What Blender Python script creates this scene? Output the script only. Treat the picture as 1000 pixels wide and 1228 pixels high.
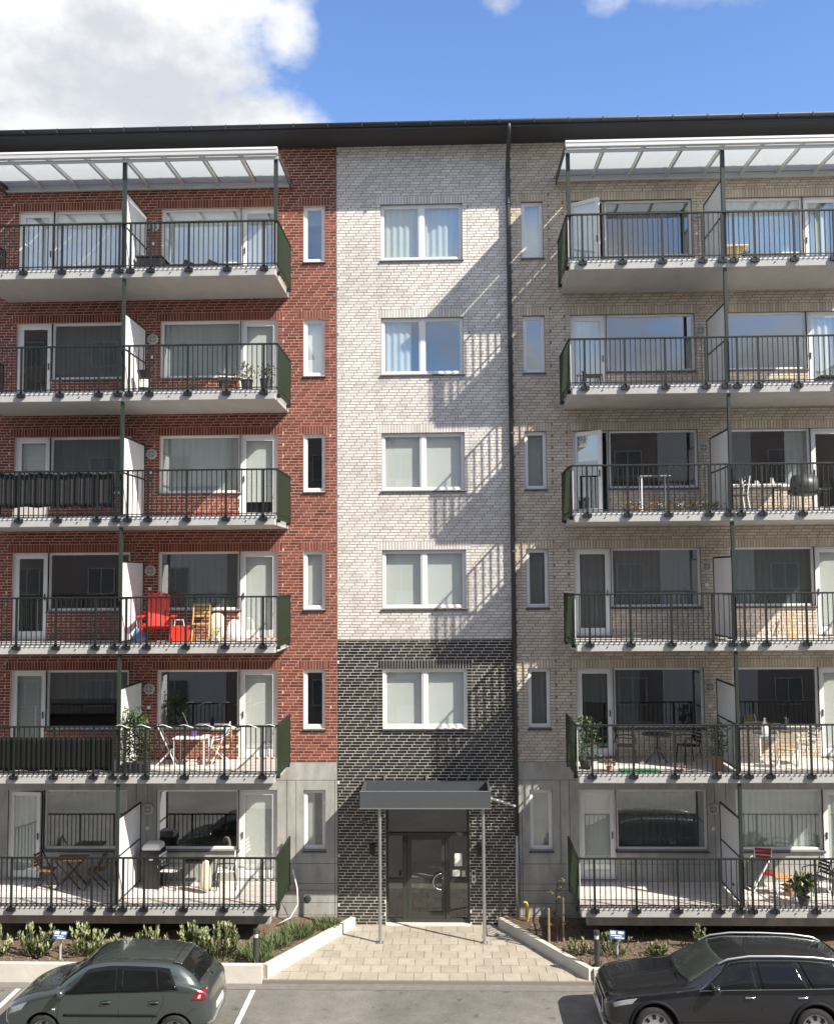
import bpy, bmesh, math, random
import numpy as np
from mathutils import Matrix, Vector, Quaternion
R = math.radians
random.seed(7)
scn = bpy.context.scene
for o in list(bpy.data.objects): bpy.data.objects.remove(o)
C = scn.collection

# ------------------------------------------------------------------ camera
yaw, pitch, roll = -0.032712, 0.066858, -0.007456
cy_, sy_, cp_, sp_, cr_, sr_ = (math.cos(yaw), math.sin(yaw), math.cos(pitch), math.sin(pitch), math.cos(roll), math.sin(roll))
right = Vector((cy_, -sy_, 0)); fwd = Vector((sy_*cp_, cy_*cp_, sp_)); up = Vector((-sy_*sp_, -cy_*sp_, cp_))
RX = right*cr_ + up*sr_; UX = -right*sr_ + up*cr_
cam_d = bpy.data.cameras.new('camera'); cam = bpy.data.objects.new('camera', cam_d); C.objects.link(cam)
M4 = Matrix.Identity(4)
for i in range(3):
    M4[i][0] = RX[i]; M4[i][1] = UX[i]; M4[i][2] = -fwd[i]
M4[0][3], M4[1][3], M4[2][3] = 0.34507, -25.42284, 7.5004
cam.matrix_world = M4
cam_d.sensor_fit = 'HORIZONTAL'; cam_d.sensor_width = 36.0; cam_d.lens = 36.0*1.20076
cam_d.clip_start = 0.05; cam_d.clip_end = 2000
scn.camera = cam

# ------------------------------------------------------------------ sun and sky
sun_vec = Vector((1.64, -1.0, 1.72)).normalized()
elev = math.asin(sun_vec.z); azim = math.atan2(sun_vec.x, sun_vec.y)
sd = bpy.data.lights.new('sun', 'SUN'); sun = bpy.data.objects.new('sun', sd); C.objects.link(sun)
sd.energy = 4.15; sd.angle = R(0.55); sd.color = (1.0, 0.925, 0.81)
sun.rotation_euler = (-sun_vec).to_track_quat('-Z', 'Y').to_euler(); sun.location = sun_vec*60
scn.view_settings.view_transform = 'Standard'; scn.view_settings.look = 'None'
scn.view_settings.gamma = 1.0; scn.view_settings.use_curve_mapping = False
scn.view_settings.exposure = 1.06
SKY = 0.122
w = bpy.data.worlds.new('World'); scn.world = w; w.use_nodes = True
nt = w.node_tree; nt.nodes.clear()
def N(t, **k):
    n = nt.nodes.new(t)
    for a, b in k.items(): setattr(n, a, b)
    return n
def L(a, b): nt.links.new(a, b)
def mth(op, a, b=None, c=None):
    n = N('ShaderNodeMath', operation=op)
    for i, q in enumerate((a, b, c)):
        if q is None: continue
        if isinstance(q, (int, float)): n.inputs[i].default_value = q
        else: L(q, n.inputs[i])
    return n.outputs[0]
out = N('ShaderNodeOutputWorld'); bg = N('ShaderNodeBackground'); L(bg.outputs[0], out.inputs[0])
sky = N('ShaderNodeTexSky', sky_type='NISHITA'); sky.sun_disc = False
sky.sun_elevation = elev; sky.sun_rotation = azim; sky.altitude = 50; sky.air_density = 1.0; sky.dust_density = 0.0; sky.ozone_density = 3.5
bg.inputs[1].default_value = SKY
tc = N('ShaderNodeTexCoord'); sep = N('ShaderNodeSeparateXYZ'); L(tc.outputs['Generated'], sep.inputs[0])
az = mth('MULTIPLY', mth('ARCTAN2', sep.outputs[0], sep.outputs[1]), 180/math.pi)
el = mth('MULTIPLY', mth('ARCSINE', sep.outputs[2]), 180/math.pi)
mp = N('ShaderNodeMapping'); L(tc.outputs['Generated'], mp.inputs[0]); mp.inputs['Scale'].default_value = (1, 1, 1.5); mp.inputs['Location'].default_value = (3.1, 1.7, 0.4)
n1 = N('ShaderNodeTexNoise'); L(mp.outputs[0], n1.inputs['Vector']); n1.inputs['Scale'].default_value = 6.5; n1.inputs['Detail'].default_value = 10; n1.inputs['Roughness'].default_value = 0.60
n2 = N('ShaderNodeTexNoise'); L(mp.outputs[0], n2.inputs['Vector']); n2.inputs['Scale'].default_value = 9; n2.inputs['Detail'].default_value = 6; n2.inputs['Roughness'].default_value = 0.55
def blob(a0, e0, ra, re, k):
    dx = mth('DIVIDE', mth('SUBTRACT', az, a0), ra); dy = mth('DIVIDE', mth('SUBTRACT', el, e0), re)
    r2 = mth('ADD', mth('MULTIPLY', dx, dx), mth('MULTIPLY', dy, dy))
    return mth('MULTIPLY', mth('MAXIMUM', mth('SUBTRACT', 1.0, r2), 0.0), k)
bl = blob(-24, 31, 18.5, 13, 0.50)
for a in ((-11, 24.0, 5.0, 3.6, 0.42), (3.2, 31.0, 2.2, 1.9, 0.34), (9.6, 30.2, 2.6, 1.5, 0.31), (14.9, 30.2, 6.0, 2.4, 0.36), (-9.3, 29.2, 2.6, 2.4, .36), (11.6, 26.3, 1.6, .8, 0.30)):
    bl = mth('MAXIMUM', bl, blob(*a))
dens = mth('SUBTRACT', mth('ADD', mth('ADD', n1.outputs['Fac'], 0.17), bl), blob(10, 27, 29, 15, 0.42))
mr = N('ShaderNodeMapRange', interpolation_type='SMOOTHSTEP'); L(dens, mr.inputs[0]); mr.inputs[1].default_value = 0.50; mr.inputs[2].default_value = 0.80
mr2 = N('ShaderNodeMapRange', interpolation_type='SMOOTHSTEP'); L(n2.outputs['Fac'], mr2.inputs[0]); mr2.inputs[1].default_value = 0.36; mr2.inputs[2].default_value = 0.66
ccol = N('ShaderNodeMix', data_type='RGBA'); L(mr2.outputs[0], ccol.inputs[0])
CW = 0.56/SKY
ccol.inputs[6].default_value = (CW*.62, CW*.64, CW*.68, 1); ccol.inputs[7].default_value = (CW*1.0, CW*.985, CW*.96, 1)
hs = N('ShaderNodeHueSaturation'); hs.inputs['Saturation'].default_value = 1.08; hs.inputs['Hue'].default_value = 0.507; L(sky.outputs[0], hs.inputs['Color'])
cm = N('ShaderNodeMix', data_type='RGBA'); L(mth('MULTIPLY', mr.outputs[0], 0.95), cm.inputs[0]); L(hs.outputs[0], cm.inputs[6]); L(ccol.outputs[2], cm.inputs[7])
L(cm.outputs[2], bg.inputs[0])

# ------------------------------------------------------------------ materials
MATS = {}
def newmat(name):
    m = bpy.data.materials.new(name); m.use_nodes = True; MATS[name] = m
    return m, m.node_tree, m.node_tree.nodes['Principled BSDF']
def mat(name, col, rough=0.6, metal=0.0, noise=0.0, nscale=8.0, bump=0.0, bscale=40.0, coat=0.0, spec=0.5, stretch=None):
    m, t, p = newmat(name)
    p.inputs['Base Color'].default_value = (*col, 1); p.inputs['Roughness'].default_value = rough; p.inputs['Metallic'].default_value = metal
    p.inputs['Coat Weight'].default_value = coat; p.inputs['Coat Roughness'].default_value = 0.04; p.inputs['Specular IOR Level'].default_value = spec
    if noise or bump:
        g = t.nodes.new('ShaderNodeNewGeometry')
        src = g.outputs['Position']
        if stretch:
            mpn = t.nodes.new('ShaderNodeMapping'); mpn.inputs['Scale'].default_value = stretch; t.links.new(src, mpn.inputs[0]); src = mpn.outputs[0]
    if noise:
        n = t.nodes.new('ShaderNodeTexNoise'); n.inputs['Scale'].default_value = nscale; n.inputs['Detail'].default_value = 6; n.inputs['Roughness'].default_value = 0.62
        t.links.new(src, n.inputs['Vector'])
        r = t.nodes.new('ShaderNodeMapRange'); t.links.new(n.outputs['Fac'], r.inputs[0]); r.inputs[1].default_value = .28; r.inputs[2].default_value = .72
        r.inputs[3].default_value = 1-noise; r.inputs[4].default_value = 1+noise
        x = t.nodes.new('ShaderNodeMix'); x.data_type = 'RGBA'; x.blend_type = 'MULTIPLY'; x.inputs[0].default_value = 1
        x.inputs[6].default_value = (*col, 1); t.links.new(r.outputs[0], x.inputs[7]); t.links.new(x.outputs[2], p.inputs['Base Color'])
    if bump:
        n = t.nodes.new('ShaderNodeTexNoise'); n.inputs['Scale'].default_value = bscale; n.inputs['Detail'].default_value = 4
        t.links.new(src, n.inputs['Vector'])
        b = t.nodes.new('ShaderNodeBump'); b.inputs['Strength'].default_value = bump; b.inputs['Distance'].default_value = 0.02
        t.links.new(n.outputs['Fac'], b.inputs['Height']); t.links.new(b.outputs[0], p.inputs['Normal'])
    return m
def brickmat(name, ramp, rough=0.8, spec=0.4):
    m, t, p = newmat(name)
    a = t.nodes.new('ShaderNodeAttribute'); a.attribute_name = 'var'
    cr = t.nodes.new('ShaderNodeValToRGB'); t.links.new(a.outputs['Fac'], cr.inputs[0])
    e = cr.color_ramp.elements
    while len(e) < len(ramp): e.new(0.5)
    for i, (q, c) in enumerate(ramp): e[i].position = q; e[i].color = (*c, 1)
    g = t.nodes.new('ShaderNodeNewGeometry')
    def noi(scale, lo, hi, det=5):
        n = t.nodes.new('ShaderNodeTexNoise'); n.inputs['Scale'].default_value = scale; n.inputs['Detail'].default_value = det; t.links.new(g.outputs['Position'], n.inputs['Vector'])
        r = t.nodes.new('ShaderNodeMapRange'); t.links.new(n.outputs['Fac'], r.inputs[0]); r.inputs[1].default_value = .3; r.inputs[2].default_value = .7; r.inputs[3].default_value = lo; r.inputs[4].default_value = hi
        return n, r
    n, r = noi(34, .88, 1.10); n_, r_ = noi(.55, .90, 1.08)
    mpz = t.nodes.new('ShaderNodeMapping'); mpz.inputs['Scale'].default_value = (3.2, 3.2, .22); t.links.new(g.outputs['Position'], mpz.inputs[0])
    n3, r3 = noi(1.0, .86, 1.06); t.links.new(mpz.outputs[0], n3.inputs['Vector'])
    m3 = t.nodes.new('ShaderNodeMath'); m3.operation = 'MULTIPLY'; t.links.new(r_.outputs[0], m3.inputs[0]); t.links.new(r3.outputs[0], m3.inputs[1]); r_ = m3
    mm = t.nodes.new('ShaderNodeMath'); mm.operation = 'MULTIPLY'; t.links.new(r.outputs[0], mm.inputs[0]); t.links.new(r_.outputs[0], mm.inputs[1])
    x = t.nodes.new('ShaderNodeMix'); x.data_type = 'RGBA'; x.blend_type = 'MULTIPLY'; x.inputs[0].default_value = 1
    t.links.new(cr.outputs[0], x.inputs[6]); t.links.new(mm.outputs[0], x.inputs[7]); t.links.new(x.outputs[2], p.inputs['Base Color'])
    p.inputs['Roughness'].default_value = rough; p.inputs['Specular IOR Level'].default_value = spec
    b = t.nodes.new('ShaderNodeBump'); b.inputs['Strength'].default_value = .35; b.inputs['Distance'].default_value = .01
    t.links.new(n.outputs['Fac'], b.inputs['Height']); t.links.new(b.outputs[0], p.inputs['Normal'])
    return m
brickmat('brick_red', [(0, (.135, .033, .022)), (.35, (.19, .046, .028)), (.7, (.235, .060, .035)), (1, (.265, .078, .047))])
brickmat('brick_white', [(0, (.61, .565, .52)), (.25, (.68, .64, .595)), (.65, (.74, .70, .655)), (1, (.78, .745, .70))])
brickmat('brick_dark', [(0, (.016, .015, .015)), (.5, (.028, .026, .025)), (.85, (.038, .034, .032)), (1, (.06, .05, .043))], rough=.36, spec=.6)
brickmat('brick_beige', [(0, (.53, .45, .365)), (.4, (.585, .505, .415)), (.75, (.635, .555, .46)), (1, (.67, .60, .51))])
mat('mortar_red', (.60, .475, .40), .9, noise=.18, nscale=5)
mat('mortar_white', (.26, .225, .20), .9, noise=.15, nscale=5)
mat('mortar_dark', (.70, .66, .58), .9, noise=.3, nscale=4)
mat('mortar_beige', (.215, .18, .145), .9, noise=.15, nscale=5)
mat('lamp_body', (.50, .50, .48), .5); mat('lamp_disc', (.26, .26, .25), .4); mat('concrete_panel', (.365, .36, .335), .85, noise=.26, nscale=1.6, bump=.15, bscale=18, stretch=(2.2, 2.2, .8))
mat('concrete_joint', (.19, .185, .175), .9)
mat('slab_concrete', (.44, .435, .42), .8, noise=.09, nscale=1.6, stretch=(1.6, .6, .5))
mat('balcony_floor', (.62, .57, .53), .8, noise=.10, nscale=3)
mat('white_frame', (.80, .80, .79), .35, noise=.03, nscale=3)
mat('grey_metal', (.075, .08, .085), .45, metal=.3)
mat('sill_metal', (.09, .092, .10), .45, metal=.4)
mat('railing_paint', (.011, .0145, .012), .5)
mat('post_green_lit', (.028, .040, .033), .45); mat('railing_panel', (.024, .040, .019), .5)  # the post green is lightened to stand for sunlight on the thin posts
mat('bracket_black', (.014, .014, .015), .5)
mat('edge_white', (.78, .78, .76), .5)
mat('screen_white', (.78, .78, .78), .45, noise=.03, nscale=2)
mat('roof_black', (.030, .031, .034), .5, noise=.10, nscale=2)
mat('soffit_dark', (.040, .040, .042), .75)
mat('pipe_dark', (.060, .062, .070), .4, metal=.4)
mat('alu', (.62, .62, .60), .4, metal=.3)
mat('galv', (.42, .43, .44), .42, metal=.75, noise=.08, nscale=10)
mat('canopy_metal', (.115, .125, .135), .42, metal=.45, noise=.05, nscale=3)
mat('door_frame', (.040, .044, .038), .4)
mat('steel', (.6, .6, .6), .25, metal=1)
mat('paper', (.82, .82, .80), .8)
mat('plaster_in', (.52, .50, .47), .9)
mat('asphalt', (.175, .165, .150), .92, noise=.20, nscale=2.2, bump=.5, bscale=90)
def asphalt_wear():
    t = MATS['asphalt'].node_tree; p = t.nodes['Principled BSDF']; src = p.inputs['Base Color'].links[0].from_socket
    g = t.nodes.new('ShaderNodeNewGeometry')
    def lay(kind, scale, a, b, lo, hi, det=4):
        n = t.nodes.new(kind); n.inputs['Scale'].default_value = scale
        if kind == 'ShaderNodeTexNoise': n.inputs['Detail'].default_value = det; o = n.outputs['Fac']
        else: n.feature = 'DISTANCE_TO_EDGE'; o = n.outputs['Distance']
        t.links.new(g.outputs['Position'], n.inputs['Vector'])
        r = t.nodes.new('ShaderNodeMapRange'); t.links.new(o, r.inputs[0]); r.inputs[1].default_value = a; r.inputs[2].default_value = b; r.inputs[3].default_value = lo; r.inputs[4].default_value = hi
        return r.outputs[0]
    for o in (lay('ShaderNodeTexNoise', 55, .35, .65, .75, 1.25), lay('ShaderNodeTexNoise', .45, .35, .6, .82, 1.08), lay('ShaderNodeTexNoise', 3.3, .66, .72, 1.0, .62, 2)):
        x = t.nodes.new('ShaderNodeMix'); x.data_type = 'RGBA'; x.blend_type = 'MULTIPLY'; x.inputs[0].default_value = 1; t.links.new(src, x.inputs[6]); t.links.new(o, x.inputs[7]); src = x.outputs[2]
    t.links.new(src, p.inputs['Base Color'])
asphalt_wear()
mat('kerb_band', (.17, .16, .15), .9, noise=.16, nscale=6, bump=.3, bscale=60)
mat('road_paint', (.72, .72, .69), .7, noise=.10, nscale=14)
mat('planter_concrete', (.58, .55, .49), .85, noise=.10, nscale=3, bump=.1, bscale=25)
mat('bed_base', (.26, .24, .21), .95)
mat('paver_joint', (.22, .195, .16), .95)
mat('soil', (.135, .095, .065), .95, noise=.4, nscale=9, bump=1.0, bscale=16)
mat('grate', (.30, .31, .31), .5, metal=.7)
mat('leaf_laurel', (.085, .125, .038), .42); mat('leaf_pale', (.33, .36, .19), .5); mat('leaf_green', (.055, .095, .028), .5); mat('leaf_dry', (.17, .13, .05), .6)
mat('grass_leaf', (.10, .135, .05), .6); mat('bark', (.10, .07, .045), .9, noise=.25, nscale=20); mat('stake_wood', (.30, .20, .12), .8, noise=.2, nscale=16)
mat('bollard_grey', (.055, .057, .06), .45, metal=.2); mat('sign_blue', (.055, .10, .20), .35); mat('sign_white', (.6, .64, .68), .4)
mat('hose_yellow', (.68, .55, .05), .45); mat('hose_white', (.7, .7, .66), .5); mat('rubber', (.017, .017, .018), .8)
mat('black_plastic', (.014, .014, .014), .42); mat('dark_grey_fabric', (.035, .035, .038), .85, noise=.2, nscale=12); mat('pot_grey', (.055, .055, .058), .6)
mat('red_paint', (.60, .045, .028), .45); mat('red_fabric', (.24, .012, .018), .8); mat('wood_light', (.52, .34, .13), .6, noise=.2, nscale=14); mat('wood_brown', (.23, .12, .055), .6, noise=.2, nscale=14)
mat('white_plastic', (.78, .78, .76), .45); mat('cream_fabric', (.66, .60, .46), .9, noise=.1, nscale=8); mat('blue_fabric', (.06, .16, .36), .8, noise=.2, nscale=9); mat('tan_fabric', (.55, .40, .23), .9)
mat('terracotta', (.40, .22, .12), .8, noise=.15, nscale=10); mat('orange_paint', (.60, .28, .12), .5); mat('purple', (.15, .07, .30), .5); mat('green_turf', (.045, .25, .10), .9, noise=.2, nscale=30)
mat('glass_table', (.30, .36, .36), .08, coat=.5); mat('mug', (.72, .70, .66), .3); mat('flower_warm', (.55, .33, .10), .7); mat('flower_pink', (.62, .35, .33), .7); mat('flower_white', (.75, .72, .66), .7)
mat('car_green', (.088, .108, .102), .27, metal=.65, coat=.9); mat('car_black', (.010, .0115, .015), .26, metal=.2, coat=1.0)
mat('car_glass', (.008, .009, .009), .03, spec=.3); mat('windscreen_tint', (.035, .043, .039), .06, spec=.6)
mat('chrome', (.75, .76, .77), .18, metal=1); mat('rail_alu', (.66, .67, .68), .32, metal=.85); mat('lamp_red', (.17, .007, .012), .2, coat=1); mat('headlamp', (.26, .27, .27), .12, coat=1); mat('lamp_clear', (.62, .63, .62), .12, coat=1); mat('car_trim', (.008, .008, .009), .7, spec=.25)
mat('rim_silver', (.52, .53, .54), .32, metal=.8); mat('plate_white', (.80, .80, .78), .4)
mat('opp_wall', (.17, .135, .115), .9, noise=.15, nscale=3); mat('opp_frame', (.28, .28, .28), .5); mat('opp_light', (.40, .40, .39), .9, noise=.08, nscale=2); mat('opp_roof', (.05, .05, .05), .8)
mat('interior_dark', (.10, .10, .10), .9)

def glassmat(name, tint, refl):
    m = bpy.data.materials.new(name); m.use_nodes = True; t = m.node_tree; t.nodes.clear(); MATS[name] = m
    o = t.nodes.new('ShaderNodeOutputMaterial'); mx = t.nodes.new('ShaderNodeMixShader'); tr = t.nodes.new('ShaderNodeBsdfTransparent'); gl = t.nodes.new('ShaderNodeBsdfGlossy')
    tr.inputs[0].default_value = (*tint, 1); gl.inputs['Roughness'].default_value = 0.0; gl.inputs['Color'].default_value = (.95, .98, 1, 1)
    lw = t.nodes.new('ShaderNodeLayerWeight'); lw.inputs['Blend'].default_value = 0.22
    r = t.nodes.new('ShaderNodeMapRange'); t.links.new(lw.outputs['Fresnel'], r.inputs[0]); r.inputs[1].default_value = 0.02; r.inputs[2].default_value = 0.9; r.inputs[3].default_value = refl; r.inputs[4].default_value = 1
    g = t.nodes.new('ShaderNodeNewGeometry'); n = t.nodes.new('ShaderNodeTexNoise'); n.inputs['Scale'].default_value = 1.3; n.inputs['Detail'].default_value = 1; t.links.new(g.outputs['Position'], n.inputs['Vector'])
    b = t.nodes.new('ShaderNodeBump'); b.inputs['Strength'].default_value = .02; b.inputs['Distance'].default_value = .02; t.links.new(n.outputs['Fac'], b.inputs['Height']); t.links.new(b.outputs[0], gl.inputs['Normal'])
    inv = t.nodes.new('ShaderNodeMath'); inv.operation = 'SUBTRACT'; inv.inputs[0].default_value = 1; t.links.new(g.outputs['Backfacing'], inv.inputs[1]); mu = t.nodes.new('ShaderNodeMath'); mu.operation = 'MULTIPLY'; t.links.new(r.outputs[0], mu.inputs[0]); t.links.new(inv.outputs[0], mu.inputs[1])
    t.links.new(mu.outputs[0], mx.inputs[0]); t.links.new(tr.outputs[0], mx.inputs[1]); t.links.new(gl.outputs[0], mx.inputs[2]); t.links.new(mx.outputs[0], o.inputs[0])
glassmat('glass', (.95, .97, .96), .25); glassmat('glass_dark', (.75, .78, .76), .12)
def translucent(name, col, f, transp=0.0):
    m = bpy.data.materials.new(name); m.use_nodes = True; t = m.node_tree; t.nodes.clear(); MATS[name] = m
    o = t.nodes.new('ShaderNodeOutputMaterial'); mx = t.nodes.new('ShaderNodeMixShader'); a = t.nodes.new('ShaderNodeBsdfDiffuse'); b = t.nodes.new('ShaderNodeBsdfTranslucent')
    a.inputs[0].default_value = (*col, 1); b.inputs[0].default_value = (*col, 1); mx.inputs[0].default_value = f
    t.links.new(a.outputs[0], mx.inputs[1]); t.links.new(b.outputs[0], mx.inputs[2]); last = mx
    if transp:
        tr = t.nodes.new('ShaderNodeBsdfTransparent'); m2 = t.nodes.new('ShaderNodeMixShader'); m2.inputs[0].default_value = transp
        t.links.new(mx.outputs[0], m2.inputs[1]); t.links.new(tr.outputs[0], m2.inputs[2]); last = m2
    t.links.new(last.outputs[0], o.inputs[0])
translucent('polycarbonate', (.72, .76, .79), .62, .15); translucent('blind_white', (.88, .88, .86), .12); translucent('blind_grey', (.60, .60, .58), .15); translucent('sheer', (.74, .79, .76), .2, .10); translucent('sheer_dark', (.30, .36, .35), .25, .4); translucent('curtain_grey', (.33, .33, .33), .25)
def pavermat():
    m, t, p = newmat('paver')
    oi = t.nodes.new('ShaderNodeObjectInfo'); cr = t.nodes.new('ShaderNodeValToRGB'); t.links.new(oi.outputs['Random'], cr.inputs[0])
    e = cr.color_ramp.elements; e[0].color = (.335, .30, .245, 1); e[1].color = (.40, .36, .30, 1); q = e.new(.5); q.color = (.37, .33, .27, 1)
    g = t.nodes.new('ShaderNodeNewGeometry'); n = t.nodes.new('ShaderNodeTexNoise'); n.inputs['Scale'].default_value = 3.5; n.inputs['Detail'].default_value = 8; n.inputs['Roughness'].default_value = .7; t.links.new(g.outputs['Position'], n.inputs['Vector'])
    r = t.nodes.new('ShaderNodeMapRange'); t.links.new(n.outputs['Fac'], r.inputs[0]); r.inputs[1].default_value = .3; r.inputs[2].default_value = .7; r.inputs[3].default_value = .82; r.inputs[4].default_value = 1.12
    x = t.nodes.new('ShaderNodeMix'); x.data_type = 'RGBA'; x.blend_type = 'MULTIPLY'; x.inputs[0].default_value = 1
    t.links.new(cr.outputs[0], x.inputs[6]); t.links.new(r.outputs[0], x.inputs[7]); t.links.new(x.outputs[2], p.inputs['Base Color']); p.inputs['Roughness'].default_value = .9
pavermat()

# ------------------------------------------------------------------ mesh helpers
def wm(o):
    m = o.matrix_basis.copy()
    return m if o.parent is None else wm(o.parent) @ o.matrix_parent_inverse @ m
def link(o, parent=None, world=True):
    C.objects.link(o)
    if parent is not None:
        o.parent = parent
        if world: o.matrix_parent_inverse = wm(parent).inverted()
    return o
class MB:
    def __init__(s): s.v = []; s.f = []; s.var = []
    def add(s, vs, fs, var=0.5):
        b = len(s.v); s.v += [tuple(p) for p in vs]; s.f += [tuple(i+b for i in f) for f in fs]; s.var += [var]*len(fs); return s
    def box(s, x0, x1, y0, y1, z0, z1, var=.5, back=True, M=None):
        vs = [(x0, y0, z0), (x1, y0, z0), (x1, y1, z0), (x0, y1, z0), (x0, y0, z1), (x1, y0, z1), (x1, y1, z1), (x0, y1, z1)]
        if M is not None: vs = [M @ Vector(p) for p in vs]
        fs = [(0, 1, 5, 4), (1, 2, 6, 5), (3, 0, 4, 7), (4, 5, 6, 7), (3, 2, 1, 0)]
        if back: fs.append((2, 3, 7, 6))
        return s.add(vs, fs, var)
    def bar(s, a, b, wd, th=None, upv=(0, 0, 1)):
        a = Vector(a); b = Vector(b); d = b-a; l = d.length; d.normalize(); u = Vector(upv)
        if abs(d.dot(u)) > .99: u = Vector((0, 1, 0))
        x = d.cross(u).normalized(); z = x.cross(d); th = th or wd
        M = Matrix((( x.x, d.x, z.x, a.x), (x.y, d.y, z.y, a.y), (x.z, d.z, z.z, a.z), (0, 0, 0, 1)))
        return s.box(-wd/2, wd/2, 0, l, -th/2, th/2, M=M)
    def tube(s, pts, r, n=8, closed=False):
        pts = [Vector(p) for p in pts]; k = len(pts); rings = []; u = None
        rr = r if isinstance(r, (list, tuple)) else [r]*k
        for i, p in enumerate(pts):
            t = (pts[(i+1) % k]-pts[i-1]) if closed else (pts[min(i+1, k-1)]-pts[max(i-1, 0)])
            t.normalize()
            if u is None: u = Vector((0, 0, 1)) if abs(t.z) < .9 else Vector((1, 0, 0))
            u = (u - t*u.dot(t)).normalized(); q = t.cross(u)
            rings.append([p+(u*math.cos(2*math.pi*j/n)+q*math.sin(2*math.pi*j/n))*rr[i] for j in range(n)])
        vs = [p for g in rings for p in g]; fs = []
        for i in range(k if closed else k-1):
            for j in range(n):
                a = i*n+j; b = i*n+(j+1) % n; c = ((i+1) % k)*n+(j+1) % n; d = ((i+1) % k)*n+j
                fs.append((a, b, c, d))
        if not closed: fs.append(tuple(range(n-1, -1, -1))); fs.append(tuple((k-1)*n+j for j in range(n)))
        return s.add(vs, fs)
    def lathe(s, prof, n=20, M=None, cap=True):
        vs = []; fs = []; k = len(prof)
        for r, z in prof:
            for j in range(n):
                a = 2*math.pi*j/n; vs.append(Vector((r*math.cos(a), r*math.sin(a), z)))
        if M is not None: vs = [M @ p for p in vs]
        for i in range(k-1):
            for j in range(n): fs.append((i*n+j, i*n+(j+1) % n, (i+1)*n+(j+1) % n, (i+1)*n+j))
        if cap: fs.append(tuple(range(n-1, -1, -1))); fs.append(tuple((k-1)*n+j for j in range(n)))
        return s.add(vs, fs)
    def grid(s, P):
        a = len(P); b = len(P[0]); vs = [p for r in P for p in r]
        return s.add(vs, [(i*b+j, i*b+j+1, (i+1)*b+j+1, (i+1)*b+j) for i in range(a-1) for j in range(b-1)])
    def mesh(s, name, m, smooth=False, var=False):
        me = bpy.data.meshes.new(name); me.from_pydata([tuple(p) for p in s.v], [], s.f); me.materials.append(MATS[m])
        if smooth: me.polygons.foreach_set('use_smooth', [True]*len(me.polygons))
        if var:
            at = me.attributes.new('var', 'FLOAT', 'FACE'); at.data.foreach_set('value', s.var)
        me.update(); return me
    def build(s, name, m, parent=None, world=True, smooth=False, var=False, bevel=0, solid=0, sub=0):
        o = bpy.data.objects.new(name, s.mesh(name, m, smooth, var)); link(o, parent, world)
        if solid: q = o.modifiers.new('s', 'SOLIDIFY'); q.thickness = solid; q.offset = 0
        if sub: q = o.modifiers.new('d', 'SUBSURF'); q.levels = sub; q.render_levels = sub
        if bevel: q = o.modifiers.new('b', 'BEVEL'); q.width = bevel; q.segments = 2; q.limit_method = 'ANGLE'
        return o
def tag(o, label, cat, group=None):
    o['label'] = label; o['category'] = cat
    if group: o['group'] = group
    return o
def struct(o): o['kind'] = 'structure'; return o
def thing(name, label, cat, loc=(0, 0, 0), rz=0, group=None):
    o = bpy.data.objects.new(name, None); o.empty_display_size = .2; C.objects.link(o); o.location = loc; o.rotation_euler = (0, 0, rz)
    return tag(o, label, cat, group)
def inst(name, me, loc, parent, rot=None):
    o = bpy.data.objects.new(name, me); o.location = loc
    if rot: o.rotation_euler = rot
    return link(o, parent)

# ------------------------------------------------------------------ ground
ZG, ZR, ZB = -1.05, -1.15, -0.87
road = struct(MB().add([(-260, -260, ZR), (260, -260, ZR), (260, 260, ZR), (-260, 260, ZR)], [(0, 1, 2, 3)]).build('road', 'asphalt'))
XL, XRR = -3.76, 3.29          # ends of the paved entrance at the kerb
YK = -3.45
for i, xl in enumerate((-14.2, -8.93, -3.9, 3.36, 8.6, 13.9)):
    MB().box(xl-.05, xl+.05, -6.3, -3.78, ZR, ZR+.005).build('parking_line', 'road_paint', road)
# kerb band along the paving
struct(MB().box(-14, 14, YK-.30, YK-.004, ZR-.2, ZR+.012).build('kerb_band', 'kerb_band'))
pave = struct(MB().add([(XL, YK, ZG-.02), (XRR, YK, ZG-.02), (1.46, .02, ZG-.02), (-2.1, .02, ZG-.02), (XL, YK, ZR-.1), (XRR, YK, ZR-.1), (1.46, .02, ZR-.1), (-2.1, .02, ZR-.1)],
    [(0, 1, 2, 3), (0, 4, 5, 1), (1, 5, 6, 2), (3, 7, 4, 0)]).build('paving', 'paver_joint'))
pw, pl_ = 0.385, 0.415
def clip_poly(poly, n, d):      # keep points with n.p <= d
    o = []
    for i in range(len(poly)):
        a, b = poly[i-1], poly[i]; da = n[0]*a[0]+n[1]*a[1]-d; db = n[0]*b[0]+n[1]*b[1]-d
        if (da <= 0) != (db <= 0): t = da/(da-db); o.append((a[0]+(b[0]-a[0])*t, a[1]+(b[1]-a[1])*t))
        if db <= 0: o.append(b)
    return o
def edge_plane(p, q):           # outward normal on the left of p->q
    n = (-(q[1]-p[1]), q[0]-p[0]); return n, n[0]*p[0]+n[1]*p[1]
eL = edge_plane((XL, YK), (-2.1, .02)); eR = edge_plane((1.46, .02), (XRR, YK))
full = MB().box(-pw/2+.005, pw/2-.005, -pl_/2+.005, pl_/2-.005, -.05, 0).mesh('paver', 'paver')
row = 0; y = YK+.01
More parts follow.
